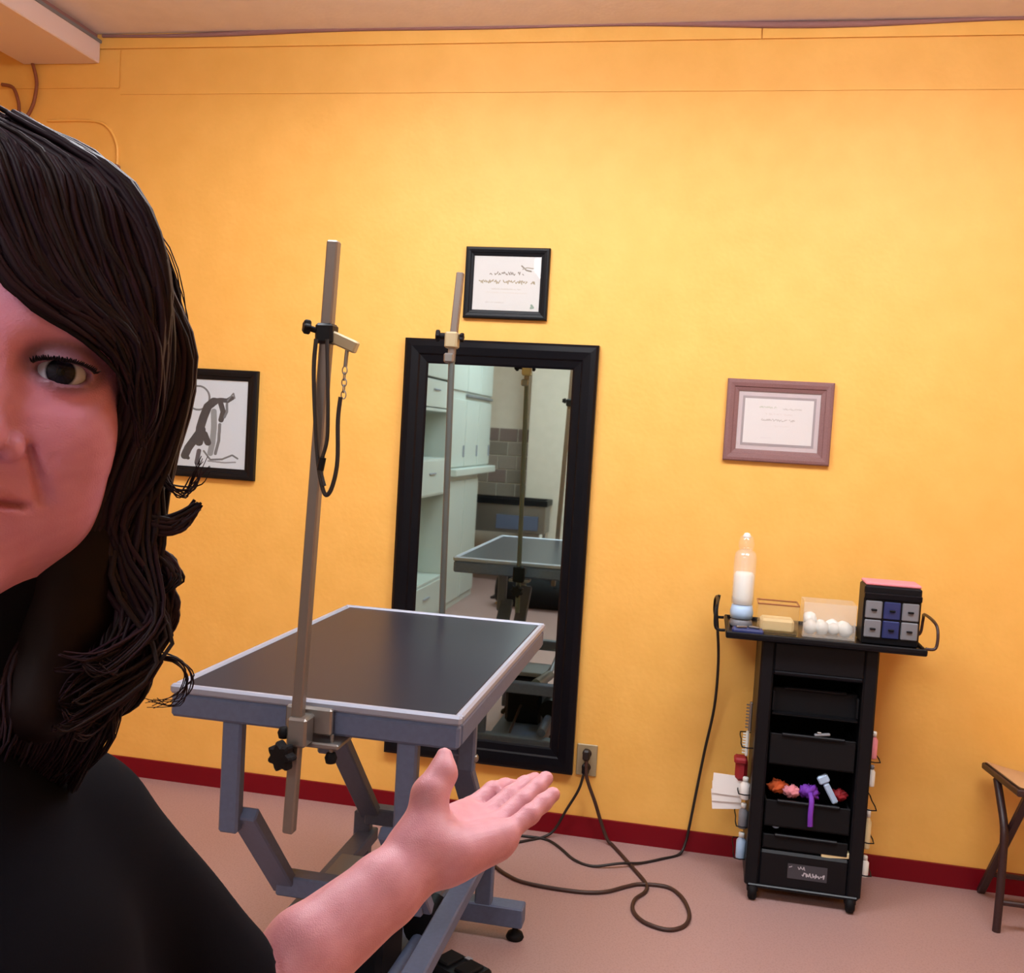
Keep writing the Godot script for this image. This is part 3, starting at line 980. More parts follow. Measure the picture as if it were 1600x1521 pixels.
	bx("head", v(-0.016, 0.076, 0.012), v(0.036, 0.028, 0.02), M.pale_blue, br, 0.005, Basis(Vector3.BACK, 0.5))
	var ball := thing("rubber_ball", v(0.308, 0.232, 0.29), "small light blue ball in the lowest trolley bin", "ball")
	lathe_obj("ball", [Vector2(0, -0.012), Vector2(0.01, -0.008), Vector2(0.014, 0), Vector2(0.01, 0.01), Vector2(0, 0.014)], M.pale_blue, ball, v(0, 0.012, 0))
	var clip := thing("hair_clip", v(0.43, 0.5665, 0.316), "small grey clip on the edge of the upper trolley bin", "clip")
	bx("jaw", v(0, 0.004, 0), v(0.05, 0.008, 0.014), M.grey, clip, 0.003, Basis(Vector3.BACK, 0.15))
	bx("spring", v(-0.01, 0.009, 0), v(0.014, 0.006, 0.01), M.steel, clip, 0.002)
	var env_ := bx("cream_envelope", v(0.505, 0.178, 0.305), v(0.10, 0.018, 0.03), M.cream, null, 0.002, Basis(Vector3.BACK, 0.1))
	tag(env_, "cream paper packet lying on the trolley's bottom panel", "packet")
	# things hung and stood along the sides
	comb("steel_comb", v(0.204, 0.535, 0.24), 0.10, M.steel, "steel comb upright against the trolley side facing the outlet")
	comb("white_comb", v(0.200, 0.445, 0.225), 0.085, M.white, "white comb just under the steel comb on the trolley side")
	var pouch := thing("red_pouch", v(0.188, 0.355, 0.21), "red cloth pouch hanging on the trolley side above the leaflets", "pouch")
	bx("pouch", v(0, 0.04, 0), v(0.04, 0.08, 0.05), M.red, pouch, 0.012)
	bx("flap", v(-0.004, 0.072, 0.004), v(0.044, 0.022, 0.054), M.red, pouch, 0.008)
	for k in 3:
		var lf := thing("leaflet", v(0.145, 0.255 + k * 0.026, 0.215 + k * 0.004), ["white leaflet at the bottom of the fanned sheets on the trolley side", "white leaflet in the middle of the fanned sheets on the trolley side", "white leaflet at the top of the fanned sheets on the trolley side"][k], "leaflet", "leaflets on the trolley side")
		bx("sheet", v(0, 0.03, 0), v(0.098, 0.07, 0.0015), M.paper, lf, 0.0, Basis(Vector3.BACK, 0.12 - k * 0.07))
	bottle("cream_bottle", v(0.203, 0.305, 0.25), 0.016, 0.075, M.paper, "small off-white bottle in the upper side basket of the trolley")
	bottle("blue_bottle", v(0.203, 0.205, 0.25), 0.015, 0.085, M.grey, "slim grey bottle standing above the blue one on the trolley side")
	bottle("blue_bottle", v(0.203, 0.10, 0.25), 0.016, 0.09, M.pale_blue, "slim pale blue bottle low on the trolley side")
	bottle("pink_tube", v(0.604, 0.49, 0.24), 0.013, 0.09, M.pink, "short pink tube at the trolley side facing the stool")
	bottle("white_tube", v(0.604, 0.40, 0.25), 0.011, 0.07, M.white, "short white tube under the pink tube on the trolley")
	bottle("cream_tube", v(0.604, 0.19, 0.25), 0.012, 0.13, M.cream, "long cream tube on the trolley side facing the stool")
	bottle("white_bottle", v(0.604, 0.095, 0.25), 0.014, 0.07, M.white_gloss, "little white bottle lowest on the trolley side facing the stool")

func open_box(parent: Node3D, w: float, d: float, h: float, m: Material, called: String) -> void:
	for s in [-1, 1]:
		bx(called, v(0, h * 0.5, s * d * 0.5), v(w, h, 0.0025), m, parent, 0.0)
		bx(called, v(s * w * 0.5, h * 0.5, 0), v(0.0025, h, d - 0.003), m, parent, 0.0)

func bow(parent: Node3D, r: float, m: Material, tail: bool) -> void:   # a crumpled square of cloth, with a hanging end
	var noise := FastNoiseLite.new()
	noise.seed = int(r * 7000.0) + (5 if tail else 1)
	noise.frequency = 34.0
	var st := mb()
	st.set_smooth_group(0)
	var ring := []
	for i in 15:
		var row := []
		var th := PI * i / 14.0
		for k in 24:
			var ph := TAU * k / 24.0
			var d := v(sin(th) * cos(ph), cos(th), sin(th) * sin(ph))
			var f := 0.85 + 0.55 * noise.get_noise_3dv(d * 0.045) + 0.12 * sin(ph * 7.0 + th * 5.0)
			row.append(v(d.x * r * f, d.y * r * 0.75 * f + 0.008, d.z * r * 0.5 * f))
		ring.append(row)
	for i in 14:
		for k in 24:
			var n: int = (k + 1) % 24
			tri(st, ring[i][k], ring[i + 1][n], ring[i + 1][k])
			tri(st, ring[i][k], ring[i][n], ring[i + 1][n])
	obj("cloth", st, m, parent)
	if tail:
		var st2 := mb()
		tube(st2, spline([v(0, 0.01, 0.012), v(0.004, -0.008, 0.040), v(0.002, -0.05, 0.052), v(0.004, -0.09, 0.052)], 5), 0.009, 6, 0.3)
		obj("tail", st2, m, parent)

func comb(called: String, at: Vector3, h: float, m: Material, label: String) -> void:
	var t := thing(called, at, label, "comb")
	bx("spine", v(0, h * 0.5, 0), v(0.01, h, 0.02), m, t, 0.003)
	for k in 8:
		bx("tooth", v(-0.009, h * (0.12 + k * 0.11), 0), v(0.012, 0.004, 0.006), m, t, 0.0)

func bottle(called: String, at: Vector3, r: float, h: float, m: Material, label: String) -> void:
	var t := thing(called, at, label, "bottle")
	lathe_obj("body", [Vector2(0, 0), Vector2(r * 0.92, 0), Vector2(r, h * 0.05), Vector2(r, h * 0.68), Vector2(r * 0.5, h * 0.8), Vector2(r * 0.5, h * 0.84), Vector2(0, h * 0.84)], m, t, V0, Basis.IDENTITY, 14)
	lathe_obj("cap", [Vector2(0, h * 0.82), Vector2(r * 0.62, h * 0.82), Vector2(r * 0.62, h * 0.97), Vector2(r * 0.5, h), Vector2(0, h)], M.grey if m == M.white else M.white, t, V0, Basis.IDENTITY, 12)

func build_stool() -> void:
	var t := thing("folding_stool", v(1.2, 0, 0.19), "dark wooden folding stool with crossed legs and a tan canvas seat", "stool")
	var o := t.position
	for x in [1.006, 1.40]:
		var st := mb()
		var path := spline([v(x, 0.0, 0.312), v(x, 0.12, 0.315), v(x, 0.25, 0.312), v(x, 0.333, 0.30), v(x, 0.40, 0.24), v(x, 0.452, 0.185)], 4)
		for i in path.size():
			path[i] -= o
		tube(st, path, 0.013, 8)
		obj("leg", st, M.wood, t)
		var xs: float = x + (0.026 if x < 1.2 else -0.026)
		bar("leg", v(xs, 0.002, 0.02) - o, v(xs, 0.478, 0.415) - o, 0.02, 0.026, M.wood, t)
		bar("seat_rail", v(x, 0.452, 0.045) - o, v(x, 0.492, 0.44) - o, 0.022, 0.026, M.wood, t)
	bar("stretcher", v(1.006, 0.097, 0.314) - o, v(1.40, 0.097, 0.314) - o, 0.016, 0.016, M.wood, t, Vector3.UP)
	bar("stretcher", v(1.032, 0.10, 0.10) - o, v(1.374, 0.10, 0.10) - o, 0.016, 0.016, M.wood, t, Vector3.UP)
	var seat := mb()
	var n := 10
	for i in n:
		for k in n:
			var c := []
			for e in [[0, 0], [1, 0], [1, 1], [0, 1]]:
				var u := float(i + e[0]) / n
				var w := float(k + e[1]) / n
				c.append(v(lerpf(1.0, 1.406, u), 0.470 + 0.04 * w - 0.03 * sin(u * PI), lerpf(0.05, 0.435, w)) - o)
			var dn := v(0, -0.004, 0)
			tri(seat, c[0], c[2], c[1])
			tri(seat, c[0], c[3], c[2])
			tri(seat, c[0] + dn, c[1] + dn, c[2] + dn)
			tri(seat, c[0] + dn, c[2] + dn, c[3] + dn)
	obj("seat", seat, M.canvas, t)

func build_cords() -> void:
	var t := thing("power_outlet", v(-0.361, 0.292, 0.0), "brass-coloured double wall outlet with two plugs beside the mirror", "outlet")
	bx("cover_plate", v(0, 0, 0.004), v(0.076, 0.118, 0.008), M.plate, t, 0.003)
	for y in [-0.026, 0.026]:
		lathe_obj("socket", [Vector2(0, 0), Vector2(0.017, 0), Vector2(0.017, 0.004), Vector2(0, 0.004)], M.wood, t, v(0, y, 0.007), Basis(Vector3.RIGHT, PI / 2), 16)
	var c := thing("extension_cord", v(-0.361, 0.0, 0.02), "brown power cord looping on the floor from the upper plug to the table", "cord")
	var o := c.position
	bx("plug", v(-0.361, 0.318, 0.028) - o, v(0.026, 0.04, 0.032), M.cord_dark, c, 0.006)
	var r := 0.0065
	tube_obj("cable", [v(-0.357, 0.30, 0.045) - o, v(-0.352, 0.24, 0.05) - o, v(-0.315, 0.15, 0.05) - o, v(-0.29, 0.08, 0.045) - o, v(-0.262, 0.02, 0.05) - o, v(-0.236, r, 0.07) - o, v(-0.17, r, 0.20) - o, v(-0.105, r, 0.335) - o, v(-0.10, r, 0.40) - o, v(-0.13, r, 0.47) - o, v(-0.13, r, 0.55) - o, v(-0.09, r, 0.615) - o, v(-0.02, r, 0.64) - o, v(0.03, r, 0.60) - o, v(0.045, r, 0.52) - o, v(0.02, r, 0.41) - o, v(-0.03, r, 0.345) - o, v(-0.12, r, 0.352) - o, v(-0.17, r, 0.39) - o, v(-0.235, r, 0.45) - o, v(-0.33, r, 0.475) - o, v(-0.49, r, 0.465) - o, v(-0.57, r, 0.42) - o, v(-0.64, r, 0.355) - o, v(-0.70, r, 0.36) - o, v(-0.78, r, 0.50) - o, v(-0.82, 0.03, 0.75) - o, v(-0.82, 0.10, 1.0) - o, v(-0.81, 0.16, 1.15) - o], r, M.cord, c)
	c = thing("extension_cord", v(-0.361, 0.0, 0.02), "dark power cord from the lower outlet plug up to the trolley tray", "cord")
	o = c.position
	bx("plug", v(-0.361, 0.265, 0.028) - o, v(0.026, 0.04, 0.032), M.black, c, 0.006)
	r = 0.005
	tube_obj("cable", [v(-0.365, 0.25, 0.045) - o, v(-0.38, 0.19, 0.048) - o, v(-0.42, 0.11, 0.045) - o, v(-0.46, 0.03, 0.05) - o, v(-0.50, r, 0.075) - o, v(-0.57, r, 0.14) - o, v(-0.63, r, 0.20) - o, v(-0.67, r, 0.17) - o, v(-0.64, r, 0.10) - o, v(-0.56, r, 0.085) - o, v(-0.48, r, 0.09) - o, v(-0.42, r, 0.15) - o, v(-0.36, r, 0.23) - o, v(-0.29, r, 0.26) - o, v(-0.20, r + 0.012, 0.235) - o, v(-0.13, r, 0.18) - o, v(-0.06, r, 0.12) - o, v(0.0, r, 0.06) - o, v(0.02, 0.04, 0.03) - o, v(0.03, 0.10, 0.022) - o, v(0.062, 0.36, 0.02) - o, v(0.088, 0.55, 0.03) - o, v(0.09, 0.72, 0.06) - o, v(0.078, 0.85, 0.12) - o, v(0.07, 0.92, 0.15) - o, v(0.075, 0.975, 0.16) - o], r, M.cord_dark, c)

# ---------------------------------------------------------------- the far end of the room, seen in the mirror
func build_rear() -> void:
	var w := slab("wall_rear", v(XL - 0.1, 0, ZR), v(XR + 0.1, HC, ZR + 0.1), M.beige)
	slab("wall_partition", v(-1.78, 0, ZR - 0.35), v(XR, HC, ZR), M.beige)
	var o := w.position
	for r in 5:
		for c in 5:
			var x0 := -2.75 + c * 0.2 + (0.1 if r % 2 == 1 else 0.0)
			var wd := minf(0.19, -1.79 - x0)
			bx("tile", v(x0 + wd * 0.5, 0.80 + r * 0.145 + 0.068, ZR - 0.006) - o, v(wd, 0.134, 0.014), M.tile[(r * 2 + c * 3 + (r * c) % 2) % 3], w, 0.003)
	# white open shelving with drawer rows
	var t := thing("shelf_unit", v(-2.25, 0, 3.6), "white shelving with wide drawers and open khaki-backed bays", "shelving")
	bx("back_panel", v(-0.235, 1.05, 0), v(0.02, 2.1, 0.96), M.khaki, t, 0.0)
	for z in [-0.49, 0.49]:
		bx("side_panel", v(0, 1.05, z), v(0.49, 2.1, 0.022), M.laminate, t, 0.002)
	for y in [0.02, 0.31, 0.98, 1.24, 1.62, 2.09]:
		bx("shelf", v(0.005, y, 0), v(0.47, 0.022, 0.955), M.laminate, t, 0.002)
	for y in [0.165, 1.11, 1.74, 1.96]:
		var dr := bx("drawer", v(0.235, y, 0), v(0.02, 0.26 if y < 1.5 else 0.205, 0.95), M.laminate, t, 0.004)
		bx("handle", v(0.016, 0.03, 0), v(0.014, 0.012, 0.16), M.alu, dr, 0.003)
	for k in 3:
		bx("bay_panel", v(-0.05, 0.64, -0.3 + k * 0.3), v(0.02, 0.62, 0.27), M.khaki, t, 0.004)
	# tall white cabinet
	t = thing("tall_cabinet", v(-2.25, 0, 4.86), "tall white cabinet with a projecting ledge and pale upper doors", "cabinet")
	bx("lower_body", v(0, 0.55, -0.24), v(0.48, 1.1, 1.02), M.laminate, t, 0.003)
	bx("ledge", v(0.02, 1.13, 0.0), v(0.56, 0.06, 1.5), M.laminate, t, 0.006)
	bx("upper_body", v(-0.01, 1.64, 0), v(0.46, 0.96, 1.48), M.laminate, t, 0.003)
	for k in 3:
		var d := bx("upper_door", v(0.228, 1.45, -0.49 + k * 0.49), v(0.016, 0.56, 0.47), M.laminate, t, 0.004)
		bx("handle", v(0.014, -0.15, 0.18), v(0.012, 0.10, 0.012), M.alu, d, 0.003)
		bx("top_door", v(0.228, 1.95, -0.49 + k * 0.49), v(0.016, 0.30, 0.47), M.laminate, t, 0.004)
	bx("rail", v(0.235, 1.77, 0.24), v(0.02, 0.022, 0.98), M.grey, t, 0.003)
	for k in 2:
		bx("lower_door", v(0.246, 0.56, -0.49 + k * 0.5), v(0.016, 1.0, 0.48), M.laminate, t, 0.004)
	# steel washing tub with a black rim
	t = thing("washing_tub", v(-1.98, 0, 6.15), "stainless washing tub on legs with a black rim before grey tiles", "tub")
	for s in [-1, 1]:
		bx("rim", v(0, 0.80, s * 0.16), v(0.98, 0.06, 0.03), M.black, t, 0.006)
		bx("rim", v(s * 0.475, 0.80, 0), v(0.03, 0.06, 0.29), M.black, t, 0.006)
		for z in [-0.15, 0.15]:
			rod("leg", v(s * 0.44, 0, z), v(s * 0.44, 0.5, z), 0.016, M.white, t)
		bx("tub_wall", v(0, 0.64, s * 0.15), v(0.94, 0.28, 0.012), M.steel, t, 0.003)
		bx("tub_wall", v(s * 0.465, 0.64, 0), v(0.012, 0.28, 0.288), M.steel, t, 0.003)
	bx("tub_floor", v(0, 0.50, 0), v(0.92, 0.014, 0.286), M.steel, t, 0.002)
	bx("shelf", v(0, 0.22, 0), v(0.90, 0.02, 0.30), M.alu, t, 0.003)
	var d2 := bx("tub_door", v(-1.98 + 0.2, 0.60, 5.975), v(0.42, 0.14, 0.012), M.powder, null, 0.003)
	tag(d2, "blue-grey splash panel hung on the front of the washing tub", "panel")
	t = thing("holdall_bag", v(-1.33, 0, 4.72), "black holdall bag on the floor between the cabinets and the mat", "bag")
	var st := mb()
	lathe(st, [Vector2(0, -0.36), Vector2(0.10, -0.355), Vector2(0.135, -0.33), Vector2(0.14, -0.1), Vector2(0.145, 0.1), Vector2(0.135, 0.33), Vector2(0.10, 0.355), Vector2(0, 0.36)], Basis(Vector3.BACK, PI / 2), V0, 20)
	obj("body", st, M.black_matte, t).position = v(0, 0.14, 0)
	for s in [-1, 1]:
		tube_obj("strap", [v(-0.16, 0.20, s * 0.12), v(-0.13, 0.30, s * 0.08), v(0, 0.34, s * 0.05), v(0.13, 0.30, s * 0.08), v(0.16, 0.20, s * 0.12)], 0.012, M.black, t)
	t = thing("floor_mat", v(-1.35, 0, 5.3), "black rubber mat on the floor before the washing tub", "mat")
	bx("mat", v(0, 0.007, 0), v(0.9, 0.014, 0.6), M.rubber, t, 0.005)
	bx("raised_edge", v(0, 0.016, -0.29), v(0.9, 0.006, 0.02), M.rubber, t, 0.002)

# ---------------------------------------------------------------- the person
var HB := Basis()
var HO := Vector3.ZERO

func hw(x: float, y: float, z: float) -> Vector3:   # a point of the head: x towards her left, y up, z out of the face
	return HO + HB * v(x, y, z)

func skin_paint(w: Vector3) -> Color:
	var q := HB.transposed() * (w - HO)
	var n := sin(w.x * 310.0 + sin(w.y * 270.0) * 1.7) * sin(w.y * 290.0 + w.z * 240.0) + 0.6 * sin(w.z * 700.0 + w.x * 520.0) * sin(w.y * 610.0)
	var r := 0.60 * (1.0 + 0.03 * n)
	var g := 0.265 * (1.0 + 0.06 * n)
	var b := 0.305 * (1.0 + 0.05 * n)
	if q.length() < 0.2:
		g *= 0.92
		b *= 1.12
		if q.z > -0.02 and absf(q.x) < 0.03:   # lips
			var lip := absf(q.y + 0.0672) - 0.0085 * (1.0 - pow(absf(q.x) / 0.027, 2.0))
			var k := smoothstep(0.0015, -0.0015, lip)
			r = lerpf(r, 0.50, k)
			g = lerpf(g, 0.17, k)
			b = lerpf(b, 0.21, k)
			var line := -0.0672 - 0.0018 * absf(q.x) / 0.0265
			if q.z > -0.014:   # the dark parting of the lips
				var kl := 0.75 * smoothstep(0.0030, 0.0004, absf(q.y - line)) * smoothstep(0.0275, 0.0235, absf(q.x))
				r = lerpf(r, 0.20, kl)
				g = lerpf(g, 0.035, kl)
				b = lerpf(b, 0.05, kl)
		# darker purplish tone all around each eye, above and below
		var ex := (absf(q.x) - 0.0335) / 0.0225
		var ey := (q.y - 0.0025) / 0.0135
		if q.z > -0.035:
			var k2 := 0.8 * smoothstep(1.15, 0.75, sqrt(ex * ex + ey * ey))
			r = lerpf(r, 0.13, k2)
			g = lerpf(g, 0.06, k2)
			b = lerpf(b, 0.085, k2)
	return Color(r, g, b, 1.0)

func plain_paint(_w: Vector3) -> Color:
	return Color(1, 1, 1)

func finger(list: Array, j: Array, r0: float, r1: float) -> void:
	for i in j.size() - 1:
		var a := lerpf(r0, r1, float(i) / (j.size() - 1))
		var b := lerpf(r0, r1, float(i + 1) / (j.size() - 1))
		cap(list, j[i], j[i + 1], a, b, 0.004)

func build_person() -> void:
	var p := thing("person", v(-0.45, 0, 3.22), "person in a black shirt gesturing with an open hand towards the grooming table", "person")
	var o := p.position
	HO = v(-0.336, 1.5195, 3.251)
	HB = Basis(v(0.774, -0.116, -0.622), v(0.108, 0.993, -0.051), v(0.624, -0.028, 0.781)).orthonormalized()
	# ---- head and neck
	var h := []
	ell(h, hw(0, 0.022, -0.092), v(0.073, 0.092, 0.094), 0.01, false, HB)
	ell(h, hw(0, -0.03, -0.056), v(0.060, 0.078, 0.056), 0.03, false, HB)
	ell(h, hw(0, -0.074, -0.055), v(0.044, 0.041, 0.047), 0.03, false, HB)
	ell(h, hw(0, -0.107, -0.021), v(0.018, 0.014, 0.014), 0.022, false, HB)
	for s in [-1.0, 1.0]:
		ell(h, hw(s * 0.037, -0.032, -0.026), v(0.024, 0.023, 0.020), 0.02, false, HB)
		ell(h, hw(s * 0.043, -0.066, -0.055), v(0.015, 0.024, 0.03), 0.03, false, HB)
		ell(h, hw(s * 0.077, -0.018, -0.10), v(0.008, 0.030, 0.018), 0.006, false, HB)
	cap(h, hw(-0.034, 0.020, -0.016), hw(0.034, 0.020, -0.016), 0.011, 0.011, 0.016)
	for s in [-1.0, 1.0]:
		ell(h, hw(s * 0.0315, 0.0, 0.004), v(0.020, 0.013, 0.016), 0.014, true, HB)
		ell(h, hw(s * 0.0315, -0.0005, -0.0125), v(0.0165, 0.0138, 0.0145), 0.006, false, HB)
		ell(h, hw(s * 0.0325, -0.0006, 0.0), v(0.0145, 0.0050, 0.014), 0.0025, true, HB)
	cap(h, hw(0, 0.004, -0.010), hw(0, -0.033, 0.010), 0.0068, 0.0098, 0.012)
	ell(h, hw(0, -0.0355, 0.0125), v(0.0105, 0.0095, 0.0095), 0.006, false, HB)
	for s in [-1.0, 1.0]:
		ell(h, hw(s * 0.0140, -0.0400, 0.0022), v(0.0070, 0.0076, 0.0100), 0.0025, false, HB)
		cap(h, hw(s * 0.0225, -0.0390, -0.0050), hw(s * 0.0330, -0.0640, -0.0100), 0.0012, 0.0012, 0.008, true)
		ell(h, hw(s * 0.0068, -0.0475, 0.0075), v(0.0042, 0.0042, 0.0060), 0.003, true, HB)
	for s in [-1.0, 1.0]:
		cap(h, hw(s * 0.023, -0.0675, -0.010), hw(s * 0.004, -0.0625, 0.0005), 0.0035, 0.0050, 0.006)
		cap(h, hw(s * 0.019, -0.0710, -0.008), hw(0, -0.0735, 0.0005), 0.0035, 0.0058, 0.006)
		cap(h, hw(s * 0.0265, -0.0690, -0.0062), hw(0, -0.0672, 0.0046), 0.0021, 0.0026, 0.0015, true)
	cap(h, hw(0, -0.075, -0.09), v(-0.425, 1.30, 3.19), 0.050, 0.056, 0.03)
	var s1 := Shell.new()
	nets(h, v(-0.56, 1.29, 3.02), v(-0.20, 1.68, 3.34), 0.0023, s1, skin_paint)
	# ---- left arm and hand
	var a := []
	var elbow := v(-0.3125, 1.0344, 2.9835)
	cap(a, v(-0.3796, 1.2198, 3.098), elbow, 0.040, 0.036, 0.01)
	cap(a, elbow, v(-0.2856, 1.0739, 2.9353), 0.0365, 0.0365, 0.008)
	cap(a, v(-0.2856, 1.0739, 2.9353), v(-0.2432, 1.1042, 2.8744), 0.0365, 0.0312, 0.006)
	cap(a, v(-0.2432, 1.1042, 2.8744), v(-0.2182, 1.1243, 2.8379), 0.0312, 0.0275, 0.006)
	cap(a, v(-0.2282, 1.1285, 2.8385), v(-0.2062, 1.1225, 2.8325), 0.0235, 0.0235, 0.012)
	var mcp := [v(-0.2020, 1.1298, 2.7376), v(-0.1843, 1.1300, 2.7544), v(-0.1694, 1.1310, 2.7719), v(-0.1558, 1.1340, 2.7946)]
	var roots := [v(-0.2182, 1.1290, 2.8379), v(-0.2082, 1.1240, 2.8349), v(-0.1982, 1.1220, 2.8329), v(-0.1853, 1.1270, 2.8313)]
	for k in 4:
		cap(a, roots[k], mcp[k], 0.0165, 0.0118 if k < 3 else 0.0125, 0.012)
	cap(a, v(-0.2000, 1.1215, 2.8330), v(-0.1640, 1.1265, 2.8000), 0.021, 0.0165, 0.014)
	cap(a, v(-0.2200, 1.1330, 2.8379), v(-0.2231, 1.1690, 2.8156), 0.021, 0.0142, 0.016)
	cap(a, v(-0.2215, 1.1420, 2.8250), v(-0.2040, 1.1310, 2.7560), 0.016, 0.010, 0.014)
	cap(a, v(-0.2231, 1.1690, 2.8156), v(-0.2165, 1.1840, 2.7990), 0.0142, 0.0118, 0.014)
	cap(a, v(-0.2165, 1.1840, 2.7990), v(-0.2185, 1.1965, 2.7885), 0.0118, 0.0078, 0.010)
	# creases of the palm
	cap(a, v(-0.2080, 1.1500, 2.7900), v(-0.2020, 1.1440, 2.8120), 0.0014, 0.0016, 0.003, true)
	cap(a, v(-0.2020, 1.1440, 2.8120), v(-0.1985, 1.1430, 2.8300), 0.0016, 0.0012, 0.003, true)
	finger(a, [mcp[0], v(-0.1864, 1.1395, 2.7086), v(-0.1777, 1.1372, 2.6866), v(-0.1713, 1.1328, 2.6703)], 0.0108, 0.0078)
	finger(a, [mcp[1], v(-0.1667, 1.1408, 2.7199), v(-0.1571, 1.1442, 2.6925), v(-0.1502, 1.1430, 2.6709)], 0.0106, 0.0078)
	finger(a, [mcp[2], v(-0.1521, 1.1442, 2.7374), v(-0.1420, 1.1505, 2.7146), v(-0.1354, 1.1553, 2.6978)], 0.0104, 0.0076)
	finger(a, [mcp[3], v(-0.1383, 1.1450, 2.7703), v(-0.1294, 1.1508, 2.7529), v(-0.1218, 1.1562, 2.7410)], 0.0098, 0.0072)
	nets(a, v(-0.44, 0.98, 2.65), v(-0.105, 1.28, 3.16), 0.0027, s1, skin_paint)
	# ---- right arm, hanging at her side
	var b := []
	cap(b, v(-0.485, 1.22, 3.315), v(-0.555, 0.97, 3.34), 0.044, 0.039, 0.02)
	cap(b, v(-0.555, 0.97, 3.34), v(-0.545, 0.75, 3.40), 0.038, 0.026, 0.02)
	cap(b, v(-0.545, 0.75, 3.40), v(-0.54, 0.68, 3.42), 0.026, 0.026, 0.02)
	for k in 4:
		var f0 := v(-0.552 + k * 0.006, 0.665, 3.395 + k * 0.018)
		finger(b, [f0, f0 + v(0.006, -0.035, 0.002), f0 + v(0.018, -0.06, 0.002), f0 + v(0.03, -0.07, 0.0)], 0.010, 0.0075)
	finger(b, [v(-0.53, 0.71, 3.43), v(-0.515, 0.68, 3.455), v(-0.508, 0.655, 3.462)], 0.012, 0.008)
	nets(b, v(-0.64, 0.55, 3.24), v(-0.42, 1.29, 3.50), 0.006, s1, skin_paint)
	# ---- trunk and legs under the clothes
	var tb := []
	ell(tb, v(-0.45, 1.13, 3.20), v(0.13, 0.19, 0.14), 0.05)
	ell(tb, v(-0.45, 0.90, 3.22), v(0.13, 0.14, 0.16), 0.06)
	cap(tb, v(-0.425, 1.30, 3.19), v(-0.44, 1.2, 3.2), 0.055, 0.09, 0.03)
	cap(tb, v(-0.43, 0.86, 3.14), v(-0.42, 0.47, 3.12), 0.085, 0.055, 0.03)
	cap(tb, v(-0.42, 0.47, 3.12), v(-0.44, 0.08, 3.11), 0.054, 0.038, 0.03)
	cap(tb, v(-0.46, 0.86, 3.31), v(-0.46, 0.47, 3.33), 0.085, 0.055, 0.03)
	cap(tb, v(-0.46, 0.47, 3.33), v(-0.48, 0.08, 3.33), 0.054, 0.038, 0.03)
	nets(tb, v(-0.62, 0.02, 3.0), v(-0.28, 1.36, 3.46), 0.014, s1, skin_paint)
	for k in s1.p.size():
		s1.p[k] -= o
	skin_obj("body", s1, M.skin, p)
	# ---- clothes
	var c := []
	ell(c, v(-0.45, 1.12, 3.20), v(0.155, 0.20, 0.17), 0.06)
	ell(c, v(-0.45, 0.93, 3.22), v(0.155, 0.16, 0.18), 0.08)
	cap(c, v(-0.430, 1.275, 3.19), v(-0.44, 1.2, 3.2), 0.068, 0.10, 0.04)
	cap(c, v(-0.3820, 1.2198, 3.100), v(-0.3335, 1.0842, 3.0132), 0.048, 0.0515, 0.03)
	cap(c, v(-0.40, 1.235, 3.13), v(-0.46, 1.245, 3.26), 0.050, 0.06, 0.04)
	cap(c, v(-0.485, 1.22, 3.315), v(-0.54, 1.03, 3.335), 0.055, 0.056, 0.03)
	# the sleeves are open at the hem
	var dl := (elbow - v(-0.3796, 1.2198, 3.098)).normalized()
	cap(c, v(-0.3332, 1.0842, 3.0122) + dl * 0.058, v(-0.3332, 1.0842, 3.0122) + dl * 0.2, 0.062, 0.08, 0.004, true)
	cap(c, v(-0.3332, 1.0842, 3.0122) - dl * 0.03, v(-0.3332, 1.0842, 3.0122) + dl * 0.2, 0.041, 0.044, 0.004, true)
	cap(c, v(-0.425, 1.30, 3.19), hw(0, -0.122, -0.082), 0.062, 0.056, 0.02)
	var s2 := Shell.new()
	nets(c, v(-0.66, 0.72, 2.94), v(-0.22, 1.48, 3.46), 0.005, s2, plain_paint)
	for k in s2.p.size():
		s2.p[k] += v(sin(s2.p[k].y * 60.0 + s2.p[k].x * 25.0), 0, sin(s2.p[k].y * 45.0 + s2.p[k].z * 30.0)) * 0.0016 - o
	skin_obj("shirt", s2, M.shirt, p)
	var tr := []
	ell(tr, v(-0.45, 0.86, 3.22), v(0.145, 0.13, 0.175), 0.05)
	for s in [[v(-0.43, 0.86, 3.14), v(-0.42, 0.47, 3.12), v(-0.44, 0.07, 3.11)], [v(-0.46, 0.86, 3.31), v(-0.46, 0.47, 3.33), v(-0.48, 0.07, 3.33)]]:
		cap(tr, s[0], s[1], 0.098, 0.072, 0.03)
		cap(tr, s[1], s[2], 0.072, 0.066, 0.03)
	var s3 := Shell.new()
	nets(tr, v(-0.62, 0.0, 2.98), v(-0.26, 1.0, 3.46), 0.014, s3, plain_paint)
	for k in s3.p.size():
		s3.p[k] -= o
	skin_obj("trousers", s3, M.blue, p)
	for s in [v(-0.44, 0.0, 3.11), v(-0.48, 0.0, 3.33)]:
		var sh := []
		cap(sh, s + v(-0.05, 0.04, -0.02), s + v(0.09, 0.035, 0.05), 0.038, 0.034, 0.02)
		cap(sh, s + v(-0.045, 0.018, -0.02), s + v(0.12, 0.016, 0.065), 0.018, 0.016, 0.01)
		var ss := Shell.new()
		nets(sh, s + v(-0.14, -0.02, -0.12), s + v(0.18, 0.12, 0.16), 0.009, ss, plain_paint)
		for k in ss.p.size():
			ss.p[k] -= o
		skin_obj("shoe", ss, M.black, p)
